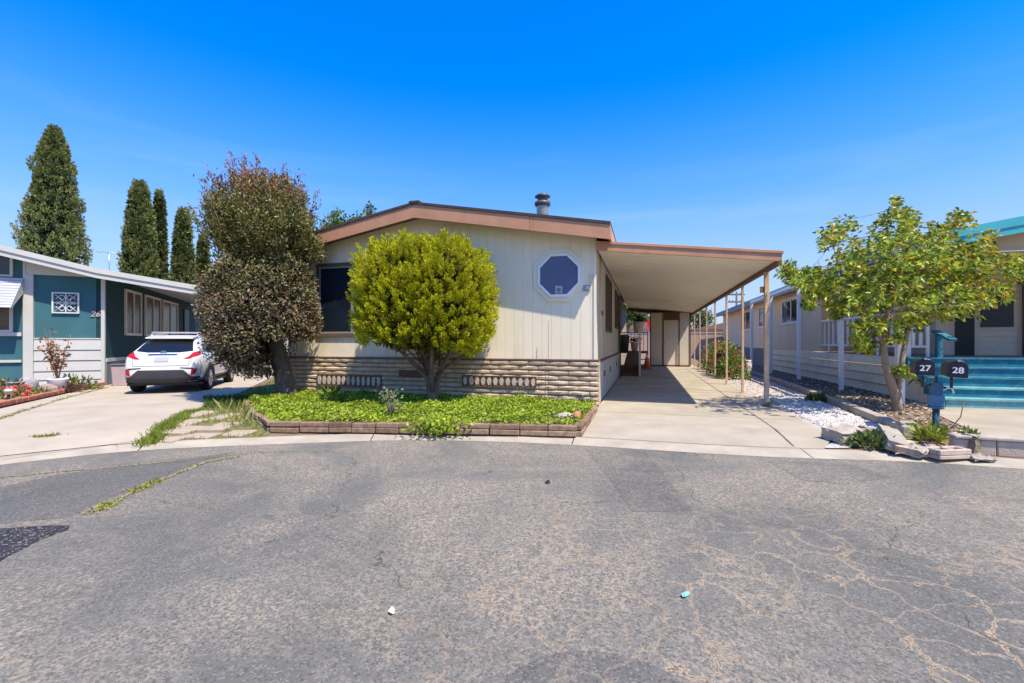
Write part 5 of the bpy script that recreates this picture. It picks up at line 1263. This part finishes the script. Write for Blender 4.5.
P = np.stack([S[:,0], S[:,1], .075+np.maximum(.01, hh)*RNG.uniform(.25,1.15,len(S))], 1)
D = rnd_dir(len(P)); D[:,2] = D[:,2]*.35+.15
gc_m = island_mat('ground cover leaves', [(.13,.24,.014),(.31,.44,.022),(.21,.34,.018),(.46,.54,.04),(.34,.33,.08)], .5, .3, 2.2, .35, .3)
stuff(raw_mesh('ground_cover', *leaves(P, D, RNG.uniform(.035,.066,len(P)), .036), gc_m), 'bright green leafy ground cover filling the bed in front of the home', 'ground cover')
# trailing over the edge
S2 = np.array([(G(440+random.gauss(0,14), 430, 0)[0], G(440, 431.5, 0)[1]+random.gauss(0,.10)) for _ in range(420)])
P = np.stack([S2[:,0], S2[:,1]-.02, RNG.uniform(.0,.16,len(S2))], 1)
stuff(raw_mesh('trailing_plant', *leaves(P, rnd_dir(len(P)), .065, .045), gc_m), 'green runners hanging over the front of the planting bed', 'ground cover')
sp_ = thing('young_shrub', (*G(391,418,.08), .08), 0, 'thin pale stemmed shrub with small grey green leaves in the green bed', 'shrub')
mb = MB(); ends = []
for k in range(7):
    a = k*.9; e = (.13*math.cos(a), .13*math.sin(a), .20+.04*k); mb.tube([(0,0,-.02),(.05*math.cos(a),.05*math.sin(a),.2),e], [.014,.009,.004], 5); ends.append(e)
mb.build('stem', mat('pale stem', (.22,.18,.12), .8, .1, 9), sp_)
P = np.concatenate([np.array(e)+RNG.normal(size=(16,3))*.055 for e in ends])
raw_mesh('foliage', *leaves(P, rnd_dir(len(P)), .06, .04), island_mat('grey green leaves', [(.12,.18,.06),(.20,.24,.10),(.26,.19,.14)], .6, .2, 3, .2), sp_)
small_plant(331, 404, .22, .36, 130, [(.05,.11,.02),(.10,.18,.03)], 'dark broad leaved plant against the block skirt left of the conifer', L_=.13, z=.06)
small_plant(520, 402, .10, .32, 40, [(.12,.20,.04),(.2,.28,.06)], 'spindly stem with few leaves under the right skirt vent', L_=.08, z=.06)
rock(563.5, 419, (.17,.12,.07), curb_con, 'pale flat rock at the right end of the green bed', 9, z=.06, dz=-.4)
lb = MB(); lb.bar((0,0,0),(.0,.22,.05),.09,.06); o = lb.build('loose_brick', terracotta, None, .008); o.location = (*G(577,420,.10), .13); o.rotation_euler = (0,0,-.2); tag(o, 'red brick leaning on the right end of the bed border', 'brick')
hb = thing('garden_tap', (*Wp(-.30,-.16), 0), -TH, 'short standpipe with a blue handle at the right corner of the block skirt', 'tap')
mb = MB(); mb.tube([(0,0,0),(0,0,.22),(0,-.07,.25)], .016, 7); mb.build('pipe', metal, hb)
mb = MB(); mb.lathe([(.04,.235),(.045,.25),(0,.255)], 0, 0, 10); mb.build('tap_handle', mat('blue enamel', (.12,.22,.45), .4, .1, 3), hb)

# lawn corner with stepping stones
lawn = kback(G(148,443,-.05)[0], G(262,437,-.05)[0], 8) + [G(271,433,-.05), G(256,420), G(249,410), G(252,404), G(270,396), Wp(-7.9,.5), Wp(-8.2,3.5), G(288,374.5), G(240,393), G(212,402), G(195,411), G(172,427,-.02)]
structure(sheet('lawn', lawn, .002, mat('thin lawn soil', (.22,.17,.09), .95, .3, 5, .02, 30, col2=(.16,.19,.055)), .4))
def blades(S, h, wd, m, name, label):
    n = len(S); z = np.array([zlot(*p) for p in S]); B = np.stack([S[:,0], S[:,1], z-.005], 1)
    D = nrm(np.stack([RNG.normal(size=n)*.38, RNG.normal(size=n)*.38, np.ones(n)], 1)); Sd = nrm(np.cross(D, rnd_dir(n)))
    hv = (h*RNG.uniform(.45,1.15,n))[:,None]
    bend = np.stack([RNG.normal(size=n)*.25, RNG.normal(size=n)*.25, np.zeros(n)], 1)*hv
    V = np.stack([B-Sd*wd/2, B+Sd*wd/2, B+D*hv*.6+bend*.3+Sd*wd*.35, B+D*hv+bend], 1).reshape(-1,3)
    return stuff(raw_mesh(name, V, np.arange(4*n).reshape(n,4), m), label, 'grass')
grass_m = island_mat('grass blades', [(.10,.17,.02),(.20,.27,.035),(.15,.22,.025),(.33,.32,.08)], .6, .3, 2, .3, .2)
stones = [(172.8,438.9,24,7),(205.6,435.3,26,6.5),(240,433.4,26,6),(183,430.6,29,7),(222,426.9,25,7),(188.4,423.3,18,6.5),(224.4,417.2,18,6),(198,414.8,18,6)]
stone_c = []
st_m = mat('stepping stone', (.36,.29,.215), .9, .14, 5, .006, 60, col2=(.44,.36,.28), stain=(.36,.30,.22), sscale=6, samt=.5)
snames = ['stepping stone nearest the kerb beside the left driveway','middle stone of the row along the kerb','stepping stone along the kerb nearest the planter corner','stepping stone second from the kerb on the driveway side','stepping stone in the middle of the weedy corner','stepping stone third from the kerb on the driveway side','stepping stone near the tall seeding grass','stepping stone farthest from the kerb by the tree shadow']
for i, (cx_, cy_, w_, h_) in enumerate(stones):
    zz = zlot(*G(cx_, cy_, -.03)); (x0,y0),(x1,_),(_,y1) = G(cx_-w_/2,cy_+h_/2,zz), G(cx_+w_/2,cy_+h_/2,zz), G(cx_,cy_-h_/2,zz)
    r_ = random.Random(i); mb = MB(); w2, d2 = (x1-x0)/2, (y1-y0)/2
    poly = [(-w2+r_.uniform(-.03,.03),-d2+r_.uniform(-.02,.02)),(w2+r_.uniform(-.03,.03),-d2+r_.uniform(-.02,.02)),(w2+r_.uniform(-.03,.03),d2+r_.uniform(-.02,.02)),(-w2+r_.uniform(-.03,.03),d2+r_.uniform(-.02,.02))]
    mb.prism(poly, 'z', -.03, .022); o = mb.build('stepping_stone', st_m, None, .012); o.location = (G(cx_,cy_,zz)[0], (y0+y1)/2, zz+.002); o.rotation_euler.z = r_.uniform(-.05,.05); tag(o, snames[i], 'stepping stone', 'stepping stones in the weedy corner'); stone_c.append((o.location.x, o.location.y, w2, d2))
S = scatter(lawn, 9000)
on = np.zeros(len(S), bool)
for (x, y, a, b) in stone_c: on |= (abs(S[:,0]-x) < a*.97) & (abs(S[:,1]-y) < b*.95)
dn = np.sin(S[:,0]*4.3)*np.sin(S[:,1]*3.7+1)+RNG.normal(size=len(S))*.5
S = S[~on & (dn > -.35)]
blades(S, .075, .010, grass_m, 'lawn_grass', 'short patchy grass between the stepping stones')
edge = np.array([G(148+t*47, 442-t*31, -.03) for t in RNG.uniform(0,1,2600)])+RNG.normal(size=(2600,2))*.07
blades(edge[edge[:,0] > -5.9], .10, .012, grass_m, 'edge_grass', 'longer grass along the edge of the left driveway')
tl = np.array([G(random.gauss(238,13), random.uniform(408,428), 0) for _ in range(170)]); blades(tl, .26, .006, island_mat('seeding grass', [(.26,.28,.06),(.42,.38,.16),(.20,.26,.05)], .7, .25, 3, .2), 'tall_grass', 'tall thin seeding grass beside the planter corner')
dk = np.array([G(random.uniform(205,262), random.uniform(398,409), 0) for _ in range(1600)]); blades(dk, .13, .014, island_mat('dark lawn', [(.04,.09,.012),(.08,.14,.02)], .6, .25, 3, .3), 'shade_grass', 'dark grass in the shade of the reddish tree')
# weeds in the cracks
def crack(pts, n, spread, h, name, label, zf=None):
    S = []
    for _ in range(n):
        i = random.randrange(len(pts)-1); t = random.random(); S.append(((pts[i][0]*(1-t)+pts[i+1][0]*t)+random.gauss(0,spread), (pts[i][1]*(1-t)+pts[i+1][1]*t)+random.gauss(0,spread)))
    S = np.array(S); n = len(S); z = np.full(n, -.1) if zf is None else np.array([zlot(*p)+.01 for p in S])
    P = np.stack([S[:,0], S[:,1], z], 1); D = rnd_dir(n); D[:,2] = abs(D[:,2])*.8+.1
    return stuff(raw_mesh(name, *leaves(P, D, RNG.uniform(.4,1.1,n)*h, h*.28), MATS.get('weeds') or island_mat('weeds', [(.22,.24,.05),(.34,.30,.10),(.28,.28,.07),(.15,.19,.03)], .8, .2, 2, .25, .1)), label, 'weeds')
c1 = [G(x,y,-.1) for x,y in ((98,512),(118,501),(150,485),(172,476),(205,463),(240,457))]
crack(c1, 260, .018, .045, 'crack_weed', 'dry green weeds in the crack running across the street')
crack([G(x,y,-.1) for x,y in ((98,512),(105,507))]+[G(110,504,-.1)], 150, .03, .05, 'crack_weed', 'small green clump at the lower end of the street crack')
crack([G(x,y,-.1) for x,y in ((130,494),(150,485),(156,482))], 200, .03, .055, 'crack_weed', 'green clump midway along the street crack')
crack([G(x,y,-.1) for x,y in ((0,478),(60,472),(120,467),(200,459),(255,453),(300,452))], 420, .012, .028, 'crack_weed', 'thin line of dry weeds along the edge of the old asphalt')
crack(ck, 420, .022, .06, 'crack_weed', 'weeds along the joint beside the brick edging', 1)
crack([G(x,y,-.03) for x,y in ((34,440),(46,439.5),(58,438))], 160, .03, .05, 'crack_weed', 'grass clump in the left driveway near the gutter', 1)
dirtcrack = mat('dirt filled crack', (.30,.24,.15), .95, .25, 12)
mbj = MB(); zl = zlot; zlot = lambda x, y: -.10
for pts, w_ in ((c1,.035),([G(x,y,-.1) for x,y in ((0,478),(60,472),(120,467),(200,459),(255,453))],.018)):
    fine = []
    for p, q in zip(pts[:-1], pts[1:]):
        for t in np.linspace(0, 1, 7)[:-1]: fine.append((p[0]+(q[0]-p[0])*t+random.gauss(0,.012), p[1]+(q[1]-p[1])*t+random.gauss(0,.012)))
    strip(mbj, fine, w_, .0075)
zlot = zl
structure(mbj.build('road_crack', dirtcrack))

# ------------------------------------------------------------------ gravel, mulch, broken concrete
grv = [G(818,440,-.02), G(850,440,-.02), G(898,431), Wp(4.30,-1.2), Wp(4.5,2), Wp(4.75,6.9), Wp(4.78,10), Wp(3.40,10), Wp(3.42,-2.0)]
def stones_stuff(poly, n, r0, r1, m, name, label, cat, flatz=.6, zoff=.0, pts=None):
    S = scatter(poly, n) if pts is None else pts; n = len(S); z = np.array([zlot(*p) for p in S])+zoff
    r = RNG.uniform(r0, r1, n)[:,None,None]
    O = np.array([(1,0,0),(-1,0,0),(0,1,0),(0,-1,0),(0,0,1),(0,0,-1)], float)
    V = O[None]*(1+RNG.normal(size=(n,6,1))*.22); th = RNG.uniform(0,2*PI,n); c, s = np.cos(th), np.sin(th)
    V = np.stack([V[:,:,0]*c[:,None]-V[:,:,1]*s[:,None], V[:,:,0]*s[:,None]+V[:,:,1]*c[:,None], V[:,:,2]*flatz+V[:,:,0]*RNG.normal(size=(n,1))*.3], 2)*r
    V += np.stack([S[:,0], S[:,1], z], 1)[:,None,:]
    T = np.array([(0,2,4),(2,1,4),(1,3,4),(3,0,4),(2,0,5),(1,2,5),(3,1,5),(0,3,5)])
    Fq = (T[None]+6*np.arange(n)[:,None,None]).reshape(-1,3)
    return stuff(raw_mesh(name, V.reshape(-1,3), Fq, m), label, cat)
wht = island_mat('white gravel', [(.56,.54,.50),(.46,.43,.39),(.64,.62,.58),(.36,.31,.26)], .8, 0, 1.2, .2, .2)
stones_stuff([G(820,438,-.02), G(848,438,-.02), G(893,429), Wp(4.28,-1.2), Wp(4.45,1.2), Wp(4.5,3), Wp(3.6,3), Wp(3.44,-1.6)], 4200, .018, .048, wht, 'white_gravel', 'loose white gravel beside the carport posts', 'gravel', zoff=.012)
stones_stuff(grv, 2200, .015, .04, island_mat('mixed gravel', [(.45,.35,.28),(.60,.52,.46),(.36,.27,.20),(.66,.62,.58)], .85, 0, 1.2, .2, .2), 'mixed_gravel', 'brownish and pale gravel further along the strip', 'gravel', zoff=.01)
mul = [Wp(4.55,-1.5), Wp(4.62,0), Wp(4.8,3), Wp(5.0,9), Wp(6.5,9), Wp(6.5,2.0), G(932,413), G(958,425), G(972,437), G(958,447,-.03), G(915,447,-.03)]
structure(sheet('mulch_bed', mul, .004, mat('mulch soil', (.23,.165,.11), .95, .3, 9, .02, 40, stain=(.36,.28,.20), sscale=7, samt=.6), .5))
S = scatter(mul, 5200); P = np.stack([S[:,0],S[:,1],np.array([zlot(*p) for p in S])+.012], 1); D = rnd_dir(len(P)); D[:,2] *= .25
stuff(raw_mesh('mulch', *leaves(P, D, RNG.uniform(.03,.08,len(P)), .03), island_mat('dry leaves and chips', [(.30,.21,.13),(.20,.13,.08),(.40,.31,.21),(.14,.09,.06),(.46,.38,.28)], .9, .05, 2, .3, .1)), 'dry leaves and wood chips under the airy tree', 'leaf litter')
stones_stuff(mul, 380, .018, .05, island_mat('bed pebbles', [(.44,.38,.32),(.55,.50,.45),(.30,.24,.19)], .9, 0, 2, .2, .1), 'bed_pebbles', 'scattered pebbles in the mulch bed', 'pebbles', zoff=.01)
crub = [G(902,452,-.05), G(930,455,-.05), G(978,459,-.05), G(980,453,-.05), G(940,447,-.04), G(908,446,-.04)]
stones_stuff(crub, 260, .012, .045, island_mat('brick rubble', [(.36,.20,.13),(.45,.38,.31),(.30,.25,.20),(.42,.17,.09)], .9, 0, 2, .2, .1), 'rubble', 'crumbled concrete and brick at the kerb below the mailboxes', 'rubble', zoff=.012)
def slab(px, py, size, rot, label, m=curb_con, seed=0, z=None, chip=.02):
    zz = zlot(*G(px, py, -.05)) if z is None else z; x, y = G(px, py, zz)
    a, b, c = size; r = random.Random(seed); bm = bmesh.new(); bmesh.ops.create_cube(bm, size=1)
    bmesh.ops.subdivide_edges(bm, edges=bm.edges[:], cuts=3, use_grid_fill=True)
    for v in bm.verts:
        e = sum(abs(q) > .49 for q in v.co); j = chip*(1.0 if e >= 2 else .35)
        v.co = Vector((v.co.x*a, v.co.y*b, v.co.z*c))+Vector((r.uniform(-j,j), r.uniform(-j,j), r.uniform(-j,j)))
    me = bpy.data.meshes.new('broken_slab'); bm.to_mesh(me); bm.free(); me.materials.append(m)
    o = bpy.data.objects.new('broken_slab', me); COL.objects.link(o); o.rotation_euler = rot; o.location = (x, y, zz)
    bpy.context.view_layer.update(); lo = min((o.matrix_world @ v.co).z for v in me.vertices); o.location.z += zz-lo-.012
    return tag(o, label, 'slab', 'broken concrete pieces by the kerb')
pale_con = mat('pale broken concrete', (.31,.28,.23), .9, .12, 5, .008, 50, stain=(.40,.36,.30), sscale=5, samt=.5)
slab(843, 440.5, (.36,.30,.14), (.12,-.1,.25), 'chunky brown concrete lump at the near end of the white gravel', curb_con, 1)
slab(870, 436.5, (.20,.22,.10), (.1,.1,-.1), 'small dark edged block just behind the leaning slab', mat('brown block', (.30,.23,.18), .9, .2, 6), 2)
slab(892, 448, (.22,.74,.12), (.12,.30,-.50), 'large pale slab leaning against the end of the curb', pale_con, 3, chip=.008)
slab(905, 454, (.24,.26,.10), (.1,.1,-.4), 'tan broken block at the foot of the leaning slab', mat('tan block', (.45,.33,.24), .9, .15, 6), 4)
slab(918.5, 456.5, (.15,.16,.09), (.3,-.2,.6), 'small jagged concrete piece second from the leaning slab', curb_con, 5, chip=.03)
slab(930, 454.5, (.13,.14,.07), (.0,.2,1.0), 'little grey concrete chip between the two hollow looking blocks', pale_con, 6, chip=.03)
slab(982, 460, (.22,.10,.03), (.1,.0,-.1), 'thin pale concrete flake at the kerb right of the hollow block', pale_con, 7, chip=.015)
x, y = G(957, 459.5, -.05); hbk = thing('hollow_block', (x, y+.12, -.055), .12, 'tan hollow concrete block lying on its side by the kerb', 'concrete block')
mb = MB(); bx_, by_, bz_ = .21, .10, .11
mb.box(-bx_,bx_,-by_,by_,0,.045); mb.box(-bx_,bx_,-by_,-by_+.045,.046,bz_); mb.box(-bx_,bx_,by_-.045,by_,.046,bz_)
for q in (-bx_, -.02, bx_-.045): mb.box(q,q+.045,-by_+.046,by_-.046,.046,bz_)
mb.build('block_body', mat('tan hollow block', (.46,.37,.29), .9, .15, 6, .006, 60, stain=(.34,.26,.20), sscale=6, samt=.5), hbk, .008)
slab(906, 433.5, (.20,.16,.16), (0,0,-.28), 'squared end block of the curb with a pale top', pale_con, 8)
slab(969, 452, (.16,.22,.20), (0,.05,.1), 'dark mossy end of the low block wall', mat('mossy block', (.20,.17,.12), .95, .3, 7), 9)
small_plant(872, 446, .26, .16, 320, [(.07,.13,.03),(.13,.20,.05),(.20,.24,.09)], 'feathery green weed among the broken slabs at the gravel end', L_=.10, z=-.04)
small_plant(929, 441, .20, .20, 200, [(.26,.32,.03),(.38,.40,.05),(.16,.22,.03)], 'bright yellow green succulent left of the mailbox post', L_=.11, z=-.01)
small_plant(968, 441, .12, .15, 70, [(.10,.15,.03),(.2,.26,.06)], 'small dull green plant at the end of the low wall', L_=.09)
small_plant(974, 438, .08, .10, 50, [(.22,.27,.04),(.3,.32,.06)], 'tiny yellow green sprout beside the path edge', L_=.07)
small_plant(817, 402, .20, .16, 160, [(.06,.11,.02),(.11,.17,.03)], 'low dark green weed on the gravel near the second post', L_=.10)
small_plant(831, 400.5, .13, .12, 90, [(.07,.13,.02),(.13,.19,.04)], 'little green weed against the curb beside the white gravel', L_=.09)
small_plant(848, 445, .07, .07, 40, [(.2,.28,.04),(.26,.33,.06)], 'tiny bright weed at the driveway corner', L_=.06, z=-.04)
small_plant(768, 407, .08, .07, 40, [(.12,.17,.03),(.18,.22,.05)], 'tiny weed at the foot of the nearest carport post', L_=.06)

# ------------------------------------------------------------------ mailboxes
mx_, my_ = G(936, 434, -.02)
MR = -.50
mp_ = thing('mailbox_post', (mx_, my_, -.02), MR, 'blue grey post carrying two black mailboxes, with a holder box halfway', 'post')
blue_p = mat('blue grey paint', (.065,.13,.175), .7, .25, 9, .002, 60, stain=(.22,.24,.22), sscale=14, samt=.8)
mb = MB(); mb.tube([(0,0,-.1),(0,0,.36)], .042, 12); mb.build('lower_pipe', mat('dark teal pipe', (.035,.085,.10), .5, .25, 9), mp_)
mb = MB(); mb.box(-.062,.062,-.062,.062,.36,.74); mb.build('upper_post', blue_p, mp_, .008)
mb = MB(); mb.box(-.10,.08,-.075,.075,.37,.40); mb.box(-.078,.078,-.078,.078,.401,.56); mb.build('holder_box', mat('blue holder', (.09,.20,.29), .6, .15, 7, stain=(.15,.28,.36), sscale=9, samt=.5), mp_, .01)
mb = MB(); mb.box(-.165,-.135,-.02,.02,.66,.82); mb.box(-.012,.012,-.02,.02,.74,.83); mb.box(.15,.175,-.02,.02,.62,.82); mb.bar((0,0,.70),(.165,0,.64),.03,.03); mb.bar((0,0,.72),(-.15,0,.68),.03,.03); mb.build('bracket', black_m, mp_)
mb = MB(); mb.tube([(.06,-.07,.63),(.10,-.10,.67),(.145,-.10,.66),(.165,-.09,.60),(.15,-.08,.60)], [.008,.012,.012,.010,.006], 8); mb.build('white_hook', white, mp_)
mb = MB(); mb.tube([(.24,.3,.05),(.36,.35,.22),(.40,.36,.45)], .007, 5); mb.build('wire', mat('rust wire', (.18,.09,.06), .7, .2, 9), mp_)
def mailbox(dx, num, label, tilt, dz):
    t = thing('mailbox', (mx_+dx*math.cos(MR), my_+dx*math.sin(MR), .80+dz), MR-.08, label, 'mailbox', 'black mailboxes on the blue post')
    t.rotation_euler.y = tilt
    w2, hs_, L2 = .098, .125, .40
    poly = [(-w2,0),(w2,0),(w2,hs_)]+[(w2*math.cos(a), hs_+w2*math.sin(a)) for a in np.linspace(0, PI, 13)[1:-1]]+[(-w2,hs_)]
    mb = MB(); mb.prism(poly, 'y', -.20, .24); b = mb.build('mailbox_body', mat('black mailbox enamel', (.028,.028,.030), .38, .2, 8, spec=.5, stain=(.10,.09,.075), sscale=7, samt=.5), t, .006)
    p2 = [(x*1.06, (z-.06)*1.06+.06) for x, z in poly]
    mb = MB(); mb.prism(p2, 'y', -.222, -.201); d = mb.build('mailbox_door', mat('mailbox door black', (.012,.012,.022), .4, .2, 8, spec=.4), t, .004)
    mb = MB(); mb.box(-.015,.015,-.245,-.215,.215,.24); mb.build('latch', metal, d)
    text_mesh('number', num, .115, white, d, (0,-.2235,.092), (PI/2,0,0), .002, 1.05)
    mb = MB(); mb.box(w2+.002,w2+.012,-.05,.07,.10,.13); mb.build('flag', mat('dark red flag', (.10,.02,.02), .5, .2, 7), t)
mailbox(-.155, '27', 'black mailbox numbered 27, left one on the blue post', .02, .03)
mailbox(.185, '28', 'black mailbox numbered 28, right one on the blue post', .05, .01)

# ------------------------------------------------------------------ litter in the street
def litter(px, py, s, col, label, name):
    x, y = G(px, py, -.1); mb = MB(); r = random.Random(px); n = 5
    vs = [(s*((i-2)/4+r.uniform(-.06,.06)), s*.6*((k-2)/4+r.uniform(-.08,.08))+s*.12*math.sin(i*1.3), .003+s*r.uniform(0,.22)) for k in range(n) for i in range(n)]
    mb.add(vs, [(k*n+i,k*n+i+1,(k+1)*n+i+1,(k+1)*n+i) for k in range(n-1) for i in range(n-1) if (i, k) not in ((0,0),(3,3),(3,0))])
    o = mb.build(name, mat('litter '+name, col, .7, .1, 9)); o.location = (x, y, -.094); o.rotation_euler.z = r.uniform(0,3); sd = o.modifiers.new('Solidify', 'SOLIDIFY'); sd.thickness = .002
    return tag(o, label, 'litter')
litter(392, 613, .05, (.70,.69,.66), 'scrap of white paper on the asphalt', 'paper_scrap')
litter(686, 597, .055, (.20,.48,.52), 'pale blue wrapper on the asphalt', 'wrapper')
litter(548, 483, .07, (.03,.028,.025), 'dark twig like scrap on the asphalt', 'bark_scrap')
